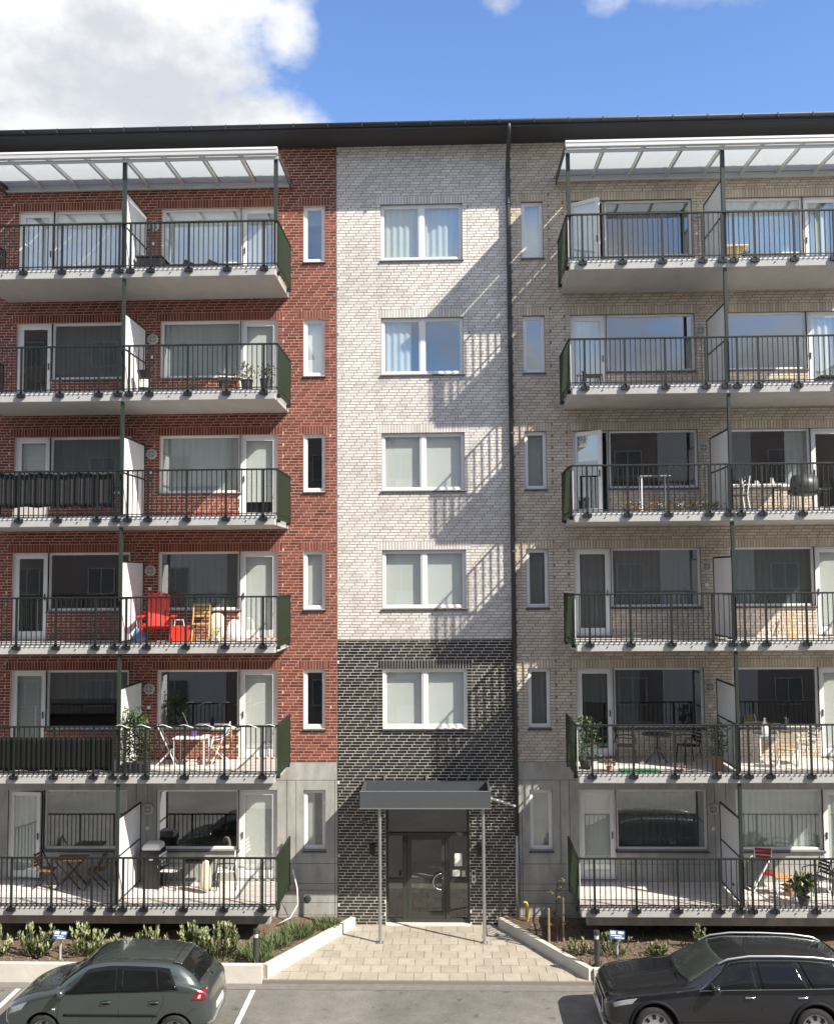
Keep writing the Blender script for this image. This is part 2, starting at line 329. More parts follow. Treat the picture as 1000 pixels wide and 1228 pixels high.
while y < .0:
    x = XL - 1 + (pw/2 if row % 2 else 0)
    while x < XRR+.5:
        poly = [(x+.005, y+.005), (x+pw-.005, y+.005), (x+pw-.005, min(y+pl_, .01)-.005), (x+.005, min(y+pl_, .01)-.005)]
        q = clip_poly(clip_poly(poly, *eL), *eR)
        if len(q) >= 3:
            dz = random.uniform(-.004, .003)
            if q == poly and y+pl_ < .01 or (len(q) == 4 and all(abs(a[0]-b[0])+abs(a[1]-b[1]) < 1e-6 for a, b in zip(sorted(q), sorted(poly))) and y+pl_ < .01):
                inst('paver', full, (x+pw/2, y+pl_/2, ZG+dz), pave)
            else:
                n = len(q); vs = [(a, b, ZG+dz) for a, b in q]+[(a, b, ZG-.05) for a, b in q]
                MB().add(vs, [tuple(range(n))]+[((i+1) % n, i, i+n, (i+1) % n+n) for i in range(n)]).build('paver', 'paver', pave)
        x += pw
    y += pl_; row += 1
# planting beds
def bedmesh(name, pts):
    bm = bmesh.new(); f = bm.faces.new([bm.verts.new((x, y, ZB)) for x, y in pts]); bmesh.ops.triangulate(bm, faces=[f])
    bmesh.ops.subdivide_edges(bm, edges=bm.edges, cuts=12, use_grid_fill=True)
    for v in bm.verts: v.co.z += .05*math.sin(v.co.x*3.1+v.co.y)*math.sin(v.co.y*2.7)+random.uniform(-.02, .02)
    me = bpy.data.meshes.new(name); bm.to_mesh(me); bm.free(); me.materials.append(MATS['soil'])
    o = bpy.data.objects.new(name, me); C.objects.link(o); return struct(o)
bedmesh('planting_bed', [(-14, -3.4), (XL, -3.4), (-2.15, -.02), (-14, -.02)]); bedmesh('planting_bed', [(14, -3.4), (14, -.02), (1.5, -.02), (XRR, -3.4)])
def planter(name, pts, label, zt):
    mb = MB(); P = [Vector((x, y, 0)) for x, y in pts]
    a, b = P; d = (b-a).normalized(); n = Vector((-d.y, d.x, 0))*.065
    A, B = [(a-n), (b-n), (b+n), (a+n)], zt
    vs = [(p.x, p.y, -1.3) for p in A]+[(A[0].x, A[0].y, B[0]), (A[1].x, A[1].y, B[1]), (A[2].x, A[2].y, B[1]), (A[3].x, A[3].y, B[0])]
    o = mb.add(vs, [(0, 1, 5, 4), (1, 2, 6, 5), (2, 3, 7, 6), (3, 0, 4, 7), (4, 5, 6, 7)]).build(name, 'planter_concrete', bevel=.008)
    return tag(o, label, 'planter wall')
planter('planter_wall', [(-14, YK+.06), (XL-.01, YK+.06)], 'low pale concrete wall along kerb in front of laurel shrubs', (-.74, -.755))
planter('planter_wall', [(XL+.05, YK+.05), (-2.13, -.12)], 'slanting low concrete wall between grass tufts and entrance paving', (-.752, -.83))
planter('planter_wall', [(1.49, -.12), (XRR-.03, YK+.05)], 'slanting low concrete wall in shade beside the staked sapling', (-.83, -.80))
planter('planter_wall', [(XRR+.02, YK+.06), (14, YK+.06)], 'low concrete kerb wall behind the black estate car', (-.802, -.79))

# ------------------------------------------------------------------ the building
B0 = (-0.3, 0, ZG)
bld = thing('apartment_building', 'six storey brick apartment block in red, white, black and beige with rows of balconies', 'building', B0)
FL = 3.0
WT, WB = 2.237, 0.76
XA, XB = -14.0, 13.6            # ends of the facade
XT0, XT1 = -2.53, 1.985         # the white tower
CWIN = (-1.379, .742)
NL, NR = (-3.386, -2.834), (2.265, 2.824)
BAYS = [dict(x0=-11.19, x1=-3.71, xc=-7.455, units=[('door', -10.90, -9.98), ('win', -9.98, -7.85), ('win', -7.11, -5.03), ('door', -5.03, -4.05)]),
        dict(x0=3.19, x1=10.67, xc=6.91, units=[('door', 3.48, 4.40), ('win', 4.40, 6.64), ('win', 7.34, 9.47), ('door', 9.47, 10.43)])]
DZ = 0.04                        # door foot above floor
ops = []                         # rectangular openings x0,x1,z0,z1
for k in range(6):
    z = k*FL
    if k >= 1: ops.append((CWIN[0], CWIN[1], z+WB, z+WT))
    for n in (NL, NR): ops.append((n[0], n[1], z+WB, z+WT))
    for b in BAYS:
        for kind, a, c in b['units']: ops.append((a, c, z+(WB if kind == 'win' else DZ), z+WT))
DOOR = (-1.335, .76, ZG, 2.02); ops.append(DOOR)
# jamb and soldier zones
jamb = []; sold = []
for k in range(6):
    z = k*FL
    grp = [(CWIN[0], CWIN[1], z+WB)] if k >= 1 else []
    grp += [(NL[0], NL[1], z+WB), (NR[0], NR[1], z+WB)]
    for x0, x1, zb in grp: jamb += [(x0-.125, x0, zb, z+WT), (x1, x1+.125, zb, z+WT)]; sold.append((x0-.125, x1+.125, z+WT, z+WT+.225))
    for b in BAYS:
        u = b['units']
        for i in (0, 2):
            a, c = u[i][1], u[i+1][2]
            zl = z+(DZ if u[i][0] == 'door' else WB); zr2 = z+(DZ if u[i+1][0] == 'door' else WB)
            jamb += [(a-.125, a, zl, z+WT), (c, c+.125, zr2, z+WT)]; sold.append((a-.125, c+.125, z+WT, z+WT+.225))
def inter(a, b): return a[0] < b[1]-1e-6 and b[0] < a[1]-1e-6 and a[2] < b[3]-1e-6 and b[2] < a[3]-1e-6
def subtract(iv, cuts):
    for c0, c1 in cuts:
        nw = []
        for a, b in iv:
            if c1 <= a or c0 >= b: nw.append((a, b)); continue
            if c0 > a: nw.append((a, c0))
            if c1 < b: nw.append((c1, b))
        iv = nw
    return iv
BY = -0.0045; MY = 0.0           # brick face and mortar plane
def wall(name, reg, brick, mortar, seed):
    rnd = random.Random(seed)
    X0, X1, Z0, Z1 = reg
    my = [o for o in ops if inter(o, reg)]
    xs = sorted({X0, X1}.union(*[{max(X0, o[0]), min(X1, o[1])} for o in my])) if my else [X0, X1]
    zs = sorted({Z0, Z1}.union(*[{max(Z0, o[2]), min(Z1, o[3])} for o in my])) if my else [Z0, Z1]
    mb = MB()
    for i in range(len(xs)-1):
        for j in range(len(zs)-1):
            cx, cz = (xs[i]+xs[i+1])/2, (zs[j]+zs[j+1])/2
            if any(o[0] < cx < o[1] and o[2] < cz < o[3] for o in my): continue
            mb.add([(xs[i], MY, zs[j]), (xs[i+1], MY, zs[j]), (xs[i+1], MY, zs[j+1]), (xs[i], MY, zs[j+1])], [(0, 1, 2, 3)])
    for a, b, c, d in my:        # reveals
        c = max(c, Z0); y1 = .32
        mb.add([(a, MY, c), (a, y1, c), (a, y1, d), (a, MY, d)], [(0, 1, 2, 3)]); mb.add([(b, MY, c), (b, y1, c), (b, y1, d), (b, MY, d)], [(3, 2, 1, 0)])
        mb.add([(a, MY, d), (a, y1, d), (b, y1, d), (b, MY, d)], [(0, 1, 2, 3)]); mb.add([(a, MY, c), (a, y1, c), (b, y1, c), (b, MY, c)], [(3, 2, 1, 0)])
    wo = mb.build(name, mortar, bld)
    bricks = []                  # x0,x1,z0,z1
    ch = .075; base = WT
    r0 = math.floor((Z0-base)/ch)-1; r1 = math.ceil((Z1-base)/ch)+1
    myj = [j for j in jamb if inter(j, reg)]; mys = [s for s in sold if inter(s, reg)]
    for r in range(r0, r1):
        za, zb = base+r*ch+.0065, base+(r+1)*ch-.0085
        za, zb = max(za, Z0+.003), min(zb, Z1-.003)
        if zb-za < .025: continue
        row_ = (X0, X1, za+.004, zb-.004)
        cuts = [(o[0], o[1]) for o in my+mys+myj if inter(o, row_)]
        # headers in the jambs beside openings
        for j in myj:
            if inter(j, row_) and not any(inter(s, row_) and inter(s, (j[0], j[1], za, zb)) for s in mys): bricks.append((j[0]+.004, j[1]-.006, za, zb))
        per = .26; off = (r*.065) % per + rnd.choice((0, 0, 0, 0, .012, -.012))
        for a, b in subtract([(X0, X1)], cuts):
            n0 = math.floor((a-off)/per)-1; x = off+n0*per
            while x < b:
                p, q = max(x+.008, a+.004), min(x+per-.008, b-.004)
                if q-p > .03: bricks.append((p, q, za, zb))
                x += per
    for a, b, c, d in mys:
        a, b = max(a, X0), min(b, X1); n = round((b-a)/.075); s = (b-a)/n
        for i in range(n): bricks.append((a+i*s+.0065, a+(i+1)*s-.0065, c+.006, d-.006))
    # the 300 that show largest, in the frame, become bricks of their own; the rest one part
    full_ = [i for i, q in enumerate(bricks) if abs(q[1]-q[0]-.244) < 1e-4 and abs(q[3]-q[2]-.06) < 1e-4 and -11 < q[0] < 10]
    full_.sort(key=lambda i: (bricks[i][2]-7)**2+(bricks[i][0])**2*4)
    single = set(full_[:300])
    pool = [MB().box(-.122, .122, BY, MY, -.030, .030, var=v, back=False).mesh('brick', brick, var=True) for v in (rnd.random() for _ in range(14))]
    stuff = MB()
    for i, (a, b, c, d) in enumerate(bricks):
        if i in single: inst('brick', rnd.choice(pool), ((a+b)/2, rnd.uniform(-.0012, .0008), (c+d)/2), wo)
        else: dy = rnd.uniform(-.0012, .0012); stuff.box(a, b, BY+dy, MY+.001, c, d, var=rnd.random(), back=False)
    so = stuff.build('brickwork', brick, wo, var=True); so['kind'] = 'stuff'
    return wo
ZS = 18.86
wall('red_brick_wall', (XA, XT0-.006, 2.93, ZS), 'brick_red', 'mortar_red', 1)
wall('white_brick_wall', (XT0+.006, XT1, 5.962, ZS), 'brick_white', 'mortar_white', 2)
wall('black_brick_wall', (XT0+.006, XT1, ZG-.1, 5.956), 'brick_dark', 'mortar_dark', 3)
wall('beige_brick_wall', (XT1+.006, XB, 2.93, ZS), 'brick_beige', 'mortar_beige', 4)

# concrete base of the wings
def cells(reg, my):
    X0, X1, Z0, Z1 = reg
    xs = sorted({X0, X1}.union({min(max(v, X0), X1) for o in my for v in o[:2]})); zs = sorted({Z0, Z1}.union({min(max(v, Z0), Z1) for o in my for v in o[2:]}))
    for i in range(len(xs)-1):
        for j in range(len(zs)-1):
            cx, cz = (xs[i]+xs[i+1])/2, (zs[j]+zs[j+1])/2
            if not any(o[0] < cx < o[1] and o[2] < cz < o[3] for o in my): yield xs[i], xs[i+1], zs[j], zs[j+1]
def base(x0, x1, xj):
    reg = (x0, x1, -1.3, 2.926); my = [o for o in ops if inter(o, reg)]
    mb = MB()
    for a, b, c, d in cells(reg, my): mb.add([(a, .018, c), (b, .018, c), (b, .018, d), (a, .018, d)], [(0, 1, 2, 3)])
    for a, b, c, d in my:
        for q in ([(a, 0, c), (a, .32, c), (a, .32, d), (a, 0, d)], [(b, 0, d), (b, .32, d), (b, .32, c), (b, 0, c)], [(a, 0, d), (a, .32, d), (b, .32, d), (b, 0, d)], [(b, 0, c), (b, .32, c), (a, .32, c), (a, 0, c)]): mb.add(q, [(0, 1, 2, 3)])
    wo = mb.build('concrete_wall', 'concrete_joint', bld)
    zj = [-1.3, -.83, -.53, -.225, -.063, .426, 2.475, 2.926]
    xs = [x0]+xj+[x1]
    for j in range(len(zj)-1):
        tall = j == 5
        xx = xs if tall else [x0, x0+2.9, x0+5.6, x1-4.6, x1-2.1, x1] if x1-x0 > 6 and j == 6 else ([x0]+[v for v in xj if abs(v-xj[0]) < .01 or abs(v-xj[-1]) < .01 or j == 6]+[x1])
        for i in range(len(xx)-1):
            p = (xx[i]+.007, xx[i+1]-.007, zj[j]+.007, zj[j+1]-.007)
            mo = [o for o in my if inter(o, p)]
            m2 = MB()
            for a, b, c, d in cells(p, mo): m2.add([(a, 0, c), (b, 0, c), (b, 0, d), (a, 0, d)], [(0, 1, 2, 3)])
            a, b, c, d = p
            m2.add([(a, 0, c), (a, .018, c), (b, .018, c), (b, 0, c)], [(0, 1, 2, 3)]); m2.add([(a, 0, d), (a, .018, d), (b, .018, d), (b, 0, d)], [(3, 2, 1, 0)])
            m2.add([(a, 0, c), (a, .018, c), (a, .018, d), (a, 0, d)], [(3, 2, 1, 0)]); m2.add([(b, 0, c), (b, .018, c), (b, .018, d), (b, 0, d)], [(0, 1, 2, 3)])
            if m2.f: m2.build('concrete_panel', 'concrete_panel', wo)
base(XA, XT0-.006, [-11.4, -7.62, -7.34, -3.805, -3.575, -2.60])
base(XT1+.006, XB, [2.07, 3.02, 3.25, 6.82, 7.1, 10.8])
# interior shell: floors, back wall and party walls
mb = MB()
for k in range(7): mb.box(XA, XB, .33, 7, k*FL-.28, k*FL-.02)
mb.box(XA, XB, 5.2, 5.35, -1.3, ZS)
for x in (XA, -11.5, -7.6, -3.62, XT0-.1, XT1+.02, 3.0, 6.83, 10.6, XB-.2): mb.box(x, x+.18, .325, 5.2, -1.2, ZS-.01)
mb.build('interior_shell', 'plaster_in', bld)
# roof, eaves, gutter
mb = MB(); mb.box(XA-.3, XB+.3, -.95, .4, 18.79, 18.87); mb.build('soffit', 'soffit_dark', bld)
mb = MB(); mb.box(XA-.3, XB+.3, -.965, -.92, 18.80, 18.97)
mb.add([(XA-.3, -1.0, 18.985), (XB+.3, -1.0, 18.985), (XB+.3, 7, 20.1), (XA-.3, 7, 20.1), (XA-.3, -1.0, 18.95), (XB+.3, -1.0, 18.95), (XB+.3, 7, 18.95), (XA-.3, 7, 18.95)], [(0, 1, 2, 3), (4, 5, 1, 0), (5, 6, 2, 1), (6, 7, 3, 2), (7, 4, 0, 3)])
mb.build('roof', 'roof_black', bld)
gut = MB(); prof = [(-1.0+.075*math.cos(a), 18.955-.085*math.sin(a)) for a in [math.pi*i/10 for i in range(11)]]
gut.grid([[(x, y, z) for y, z in prof] for x in (XA-.3, XB+.3)]); g = gut.build('gutter', 'roof_black', bld, solid=.008, smooth=True)
for i in range(32): MB().box(XA+.2+i*.86-.012, XA+.2+i*.86+.012, -1.085, -.96, 18.86, 18.965).build('gutter_bracket', 'soffit_dark', g)
dp = MB(); PX = 1.925
dp.tube([(PX-.005, -1.0, 18.93), (PX-.005, -.98, 18.72), (PX, -.75, 18.56), (PX, -.3, 18.28), (PX, -.11, 18.1), (PX, -.09, 17.8), (PX, -.09, 1.15)], .052, 12)
for z in (17.2, 14.2, 11.2, 8.2, 5.2, 2.2): dp.lathe([(.06, z-.06), (.06, z+.0)], 12, M=Matrix.Translation((PX, -.09, 0)))
d = dp.build('downpipe', 'pipe_dark', bld, smooth=True)
MB().tube([(PX, -.09, 1.15), (PX, -.09, ZG+.02)], .046, 12).build('drain_boot', 'galv', d, smooth=True)

# ------------------------------------------------------------------ windows and doors
def frame_box(mb, x0, x1, z0, z1, t, y0, y1, tb=None):
    tb = tb or t
    mb.box(x0, x0+t, y0, y1, z0, z1); mb.box(x1-t, x1, y0, y1, z0, z1)
    mb.box(x0+t, x1-t, y0+.0005, y1, z1-t, z1); mb.box(x0+t, x1-t, y0+.0005, y1, z0, z0+tb)
def curtain(mb, x0, x1, z0, z1, y, amp=.016, per=.17):
    n = max(4, int((x1-x0)/.03)); mb.grid([[(x0+(x1-x0)*i/n, y+amp*math.sin((x0+(x1-x0)*i/n)*2*math.pi/per)+amp*.4*math.sin(i*.37), z) for i in range(n+1)] for z in (z0, z1)])
def cover(win, style, x0, x1, z0, z1, y=.215, frac=1.0, fx=1.0):
    if style is None: return
    mb = MB(); zz = z1-(z1-z0)*frac
    if style.startswith('curtain') or style.startswith('sheer'): curtain(mb, x0 if fx > 0 else x1+(x1-x0)*fx, x0+(x1-x0)*fx if fx > 0 else x1, zz, z1, y)
    else: mb.box(x0, x0+(x1-x0)*fx, y, y+.004, zz, z1)
    mb.build('curtain' if style[0] in 'cs' else 'blind', style, win, smooth=style[0] in 'cs')
def window(x0, x1, z0, z1, npane, style, sill=True, glass='glass', wide_l=.07):
    mb = MB(); y0, y1 = .075, .155; f = .055
    frame_box(mb, x0, x1, z0, z1, f, y0, y1)
    xs = [x0+f]
    for i in range(1, npane): m = x0+(x1-x0)*i/npane; mb.box(m-.05, m+.05, y0+.0005, y1, z0+f, z1-f); xs += [m-.05, m+.05]
    xs.append(x1-f)
    for i in range(npane):       # sashes, set back a little
        if npane > 1 or x1-x0 < .8: frame_box(mb, xs[2*i]+.0, xs[2*i+1], z0+f, z1-f, .035, y0+.012, y1-.01)
    o = mb.build('window', 'white_frame', bld, bevel=.004)
    for i in range(npane):
        s = .036 if (npane > 1 or x1-x0 < .8) else 0
        a, b = xs[2*i]+s, xs[2*i+1]-s; c, d = z0+f+s, z1-f-s
        MB().box(a-.002, b+.002, .112, .118, c-.002, d+.002).build('pane', glass, o)
        st = style[i] if isinstance(style, (list, tuple)) and isinstance(style[0], (list, tuple, type(None))) else style
        if st: cover(o, st[0], a-.03, b+.03, c-.03, d+.03, frac=st[1] if len(st) > 1 else 1, fx=st[2] if len(st) > 2 else 1)
    if sill:
        MB().add([(x0-.03, -.045, z0-.028), (x1+.03, -.045, z0-.028), (x1+.03, .08, z0-.004), (x0-.03, .08, z0-.004), (x0-.03, -.045, z0-.055), (x1+.03, -.045, z0-.055), (x1+.03, .08, z0-.05), (x0-.03, .08, z0-.05)],
            [(0, 1, 2, 3), (4, 5, 1, 0), (5, 6, 2, 1), (7, 4, 0, 3), (7, 6, 5, 4)]).build('sill', 'sill_metal', o)
    return o
def door(x0, x1, z0, z1, hinge, style, ang=0, glass='glass', leaf_blind=None):
    mb = MB(); y0, y1 = .07, .155; frame_box(mb, x0, x1, z0, z1, .045, y0, y1, .03)
    o = mb.build('balcony_door', 'white_frame', bld, bevel=.004)
    a, b = x0+.047, x1-.047; c, d = z0+.035, z1-.048
    hx = a if hinge == 'l' else b; sgn = -1 if hinge == 'l' else 1
    Mx = Matrix.Translation((hx, .09, 0)) @ Matrix.Rotation(sgn*ang, 4, 'Z') @ Matrix.Translation((-hx, -.09, 0))
    def q(mb_): mb_.v = [tuple(Mx @ Vector(p)) for p in mb_.v]; return mb_
    lf = MB(); frame_box(lf, a, b, c, d, .095, .075, .135, .16); leaf = q(lf).build('leaf', 'white_frame', o, bevel=.004)
    q(MB().box(a+.094, b-.094, .10, .106, c+.159, d-.094)).build('pane', glass, o)
    hxx = b-.05 if hinge == 'l' else a+.05
    q(MB().box(hxx-.012, hxx+.012, .045, .075, c+.95, c+1.11).box(hxx-.012, hxx+.012, .03, .047, c+1.07, c+1.09)).build('handle', 'grey_metal', o)
    if style:
        y = .145 if ang else .2; m2 = MB(); fr = style[1] if len(style) > 1 else 1; zz = d-.09-(d-c-.25)*fr
        if style[0][0] in 'cs': curtain(m2, a+.07, b-.07, zz, d-.08, y, .02)
        else: m2.box(a+.08, b-.08, y, y+.004, zz, d-.08)
        q(m2).build('curtain' if style[0][0] in 'cs' else 'blind', style[0], o)
    return o
# tower windows
cw = {1: [('blind_white',), ('blind_white',)], 2: [('blind_white',), ('blind_white',)], 3: [('blind_white',), ('blind_white',)], 4: [('sheer', 1, .75), None], 5: [('sheer',), ('sheer',)]}
for k in range(1, 6): window(*CWIN, k*FL+WB, k*FL+WT, 2, cw[k])
nl = {0: ('blind_grey', 1, .45), 1: None, 2: ('blind_white',), 3: None, 4: ('blind_white',), 5: ('curtain_grey', .3)}
nr = {0: ('blind_grey',), 1: ('curtain_grey',), 2: ('curtain_grey',), 3: ('blind_grey',), 4: None, 5: ('sheer',)}
for k in range(6):
    window(*NL, k*FL+WB, k*FL+WT, 1, nl[k]); window(*NR, k*FL+WB, k*FL+WT, 1, nr[k])
# styles per floor: (door1, window1, window2, door2) with door opening angles
S = {0: {5: (('blind_white',), ('blind_white',), ('blind_white',), ('blind_grey',)), 4: (None, ('sheer_dark',), ('sheer',), ('blind_white',)), 3: (('blind_white',), ('sheer_dark',), ('sheer',), ('blind_white', .85)),
         2: (None, None, ('sheer_dark',), ('blind_white',)), 1: (('blind_grey',), ('sheer_dark', .5), None, ('blind_white',)), 0: (('sheer',), ('sheer_dark',), None, ('blind_white',))},
     1: {5: (('blind_white',), None, ('sheer',), ('sheer',)), 4: (('sheer',), None, None, ('sheer',)), 3: (('blind_grey', .35), None, ('sheer', 1, -.27), None),
         2: (('curtain_grey',), ('curtain_grey',), ('sheer_dark',), ('blind_white',)), 1: (('sheer_dark', .4), ('sheer_dark', 1, .3), None, ('blind_white',)), 0: (('blind_white',), ('sheer_dark',), ('sheer',), ('sheer',))}}
ANG = {(1, 5, 0): 34, (1, 3, 0): 42, (0, 0, 0): 10, (0, 0, 3): 0, (1, 1, 3): 0}
for bi, b in enumerate(BAYS):
    for k in range(6):
        for ui, (kind, a, c) in enumerate(b['units']):
            st = S[bi][k][ui]
            if kind == 'win': window(a, c, k*FL+WB, k*FL+WT, 1, st)
            else: door(a, c, k*FL+DZ, k*FL+WT, ('l' if ui == 0 else 'r') if not (bi == 0 and ui == 3) else 'r', st, R(ANG.get((bi, k, ui), 0)))
# round wall lamps and sockets
lampm = MB().lathe([(.135, 0), (.14, .02), (.128, .045), (.11, .05)], 28, M=Matrix.Rotation(R(90), 4, 'X')); lampm = lampm.mesh('wall_lamp', 'lamp_body', smooth=False)
lampg = MB().lathe([(.102, .046), (.09, .056), (.0, .06)], 24, M=Matrix.Rotation(R(90), 4, 'X'), cap=False).mesh('lamp_glass', 'lamp_disc')
lampx = MB().box(-.1, .1, -.066, -.058, -.01, .01).box(-.01, .01, -.0665, -.0585, -.1, .1).mesh('lamp_guard', 'lamp_body')
sock = MB().box(-.04, .04, -.04, 0, -.04, .04).mesh('outdoor_socket', 'edge_white')
for k in range(6):
    for x in (-7.31, 6.775):
        l = inst('wall_lamp', lampm, (x, -.012, k*FL+1.765), bld); inst('lamp_glass', lampg, (x, -.012, k*FL+1.765), l); inst('lamp_guard', lampx, (x, -.012, k*FL+1.765), l)
        inst('outdoor_socket', sock, (x-.01, -.012, k*FL+1.30), bld)

# ------------------------------------------------------------------ balconies
FY = -2.045
bal_m = MB().box(-.010, .010, -.008, .008, .0, 1.10).mesh('baluster', 'railing_paint')
sbal_m = MB().box(-.011, .011, -.013, .013, -.075, 1.10).mesh('baluster', 'railing_panel')
post_m = MB().box(-.024, .024, -.02, .02, -.02, 1.10).mesh('railing_post', 'railing_paint')
brk_m = MB().box(-.10, -.028, -.04, .03, -.095, -.01).box(.028, .10, -.04, .03, -.095, -.01).box(-.03, .03, -.03, .03, -.11, .03).mesh('railing_bracket', 'bracket_black')
drip_m = MB().lathe([(.014, 0), (.014, .02)], 8, M=Matrix.Rotation(R(90), 4, 'X')).mesh('drain_hole', 'bracket_black')
def balcony(b, k):
    z = k*FL; x0, x1, xc = b['x0'], b['x1'], b['xc']
    sl = MB().box(x0+.06, x1-.06, -2.012, -.018, z-.205, z-.012); s = sl.build('balcony', 'slab_concrete', bld, bevel=.012)
    MB().box(x0+.075, x1-.075, -1.985, -.02, z-.012, z).build('deck', 'balcony_floor', s)
    for yb_ in (-1.62, -1.22, -.82, -.42): MB().box(x0+.075, x1-.075, yb_-.006, yb_+.006, z, z+.0015).build('deck_joint', 'concrete_joint', s)
    MB().box(x0+.06, x1-.06, -2.021, -2.013, z-.03, z+.042).build('edge_strip', 'edge_white', s)
    MB().box(x0, x1, FY-.028, FY+.028, z+1.095, z+1.135).build('handrail', 'railing_paint', s, bevel=.006)
    MB().box(x0, x1, FY-.012, FY+.012, z+.062, z+.085).build('bottom_rail', 'railing_paint', s)
    offs = [-3.36, -2.42, -1.48, -.54, -.08, .19, .68, 1.60, 2.53, 3.42]
    for o in offs:
        inst('railing_post', post_m, (xc+o, FY, z), s); inst('railing_bracket', brk_m, (xc+o, FY+.01, z), s)
    n = int(round((x1-x0)/.118)); px = [xc+o for o in offs]
    for i in range(n+1):
        x = x0+.015+(x1-x0-.03)*i/n
        if min(abs(x-p) for p in px) < .035: continue
        inst('baluster', bal_m, (x, FY, z), s)
    for o in (-2.95, -1.02, 1.15, 3.0): inst('drain_hole', drip_m, (xc+o, -2.012, z-.10), s)
    for xe, sg in ((x0, -1), (x1, 1)):
        for i in range(16): inst('baluster', sbal_m, (xe, FY+.10+i*.1185, z), s)
        MB().box(xe-.012, xe+.012, FY+.03, -.135, z+.05, z+.075).build('side_bottom_rail', 'railing_paint', s)
        MB().box(xe-.02, xe+.02, FY+.028, -.13, z+1.10, z+1.135).box(xe-.018, xe+.018, -.15, -.128, z-.075, z+1.10).build('side_rail', 'railing_paint', s)
        MB().box(xe-sg*.035-.009, xe-sg*.035+.009, FY+.03, FY+.05, z-.02, z+1.09).build('lit_edge_strip', 'edge_white', s)  # white strip painted in for the sunlit front edge of the end railing
        for y in (-1.75, -.35): MB().box(xe-.05 if sg > 0 else xe-.03, xe+.03 if sg > 0 else xe+.05, y-.05, y+.05, z-.13, z-.05).build('side_bracket', 'bracket_black', s)
    # dividing screen
    ps = MB().box(xc-.007, xc+.007, -1.84, -.22, z+.08, z+1.95).build('privacy_screen', 'screen_white', s)
    fr = MB()
    for zz in (.05, 1.075, 1.95): fr.box(xc-.02, xc+.02, -1.86, -.2, z+zz, z+zz+.035)
    fr.box(xc-.021, xc+.021, -.215, -.18, z+.03, z+1.99); fr.build('screen_frame', 'railing_paint', s)
    h = 1.12 if False else (2.78 if k < 5 else 2.72)
    MB().box(xc-.035, xc+.035, -1.96, -1.87, z+.002, z+h).build('column', 'post_green_lit', s)
    return s
for b in BAYS:
    for k in range(6): balcony(b, k)
    MB().box(b['x0']+.25, b['x1']-.25, -1.50, -1.25, -.55, -.207).build('support_beam', 'concrete_panel', bld)

# ------------------------------------------------------------------ glazed terrace roofs
def terrace_roof(b):
    x0, x1 = b['x0']-.03, b['x1']+.03; yf, yb = -2.22, -.04; zf, zbk = 17.72, 17.86
    t = MB().box(x0, x1, yf-.06, yf+.06, zf-.045, zf+.095).build('terrace_roof', 'alu', bld, bevel=.01)
    MB().box(x0, x1, yf-.075, yf-.062, zf+.06, zf+.11).build('front_cap', 'edge_white', t)
    MB().box(x0, x1, yf+.08, yf+.13, zf-.12, zf-.05).build('cross_beam', 'alu', t)
    MB().box(x0, x1, yb-.06, yb+.02, zbk-.13, zbk+.0).build('wall_plate', 'alu', t)
    n = 8; st = (x1-x0)/n
    for i in range(n+1):
        x = x0+.025+(x1-x0-.05)*i/n
        m = MB(); m.bar((x, yf, zf+.02), (x, yb, zbk-.03), .055, .085); m.build('rafter', 'alu' if 0 < i < n else 'grey_metal', t)
    for i in range(n):
        a, c = x0+st*i+.03, x0+st*(i+1)-.03
        MB().add([(a, yf+.05, zf+.088), (c, yf+.05, zf+.088), (c, yb-.03, zbk+.038), (a, yb-.03, zbk+.038)], [(0, 1, 2, 3)]).build('roof_panel', 'polycarbonate', t, solid=.012)
    for x in (b['x0']+.06, b['xc'], b['x1']-.06):
        MB().box(x-.045, x+.045, -2.0, -1.91, 15.0+.0, zf-.05 if x != b['xc'] else zf-.05).build('roof_post', 'post_green_lit', t)
    for x in (x0+.01, x1-.01):
        MB().bar((x, yf+.1, zf-.03), (x, yb-.02, zbk-.18), .03, .07).build('side_bracket', 'grey_metal', t)
for b in BAYS: terrace_roof(b)

# ------------------------------------------------------------------ entrance
x0, x1, z0, z1 = DOOR
mb = MB(); frame_box(mb, x0, x1, z0+.02, z1, .06, .10, .20, .09)
mb.box(x0+.06, x1-.06, .101, .2, 1.08, 1.16)
for x in (-.86, .21): mb.box(x-.055, x+.055, .101, .2, z0+.11, 1.08)
ed = mb.build('entrance_door', 'door_frame', bld, bevel=.005)
def edpane(a, b, c, d, y=.15): MB().box(a, b, y, y+.008, c, d).build('pane', 'glass_dark', ed)
edpane(x0+.06, x1-.06, 1.16, z1-.06)
for a, b in ((x0+.06, -.915), (.265, x1-.06)):
    MB().box(a, b, .11, .19, -.075, .035).build('mid_rail', 'door_frame', ed)
    edpane(a, b, z0+.11, -.075); edpane(a, b, .035, 1.08)
lf = MB(); frame_box(lf, -.80, .15, z0+.11, 1.075, .10, .115, .175, .16); lf.box(-.70, .05, .116, .174, -.09, .02); lf.build('door_leaf', 'door_frame', ed, bevel=.004)
edpane(-.70, .05, z0+.27, -.09, .14); edpane(-.70, .05, .02, .975, .14)
MB().tube([(.06, .10, .14)]+[(.06-.21*math.sin(a), .055, -.03+.2*math.cos(a)) for a in [math.pi*(i+.5)/10 for i in range(10)]]+[(.06, .10, -.20)], .017, 10).build('door_handle', 'steel', ed, smooth=True)
MB().box(.07, .095, .10, .115, .02, .07).build('door_lock', 'steel', ed)
MB().box(.38, .57, .140, .145, .33, .64).build('notice', 'paper', ed); MB().box(.33, .51, .139, .144, .08, .24).build('notice', 'paper', ed); MB().box(.56, .65, .139, .144, .07, .22).build('notice', 'cream_fabric', ed)
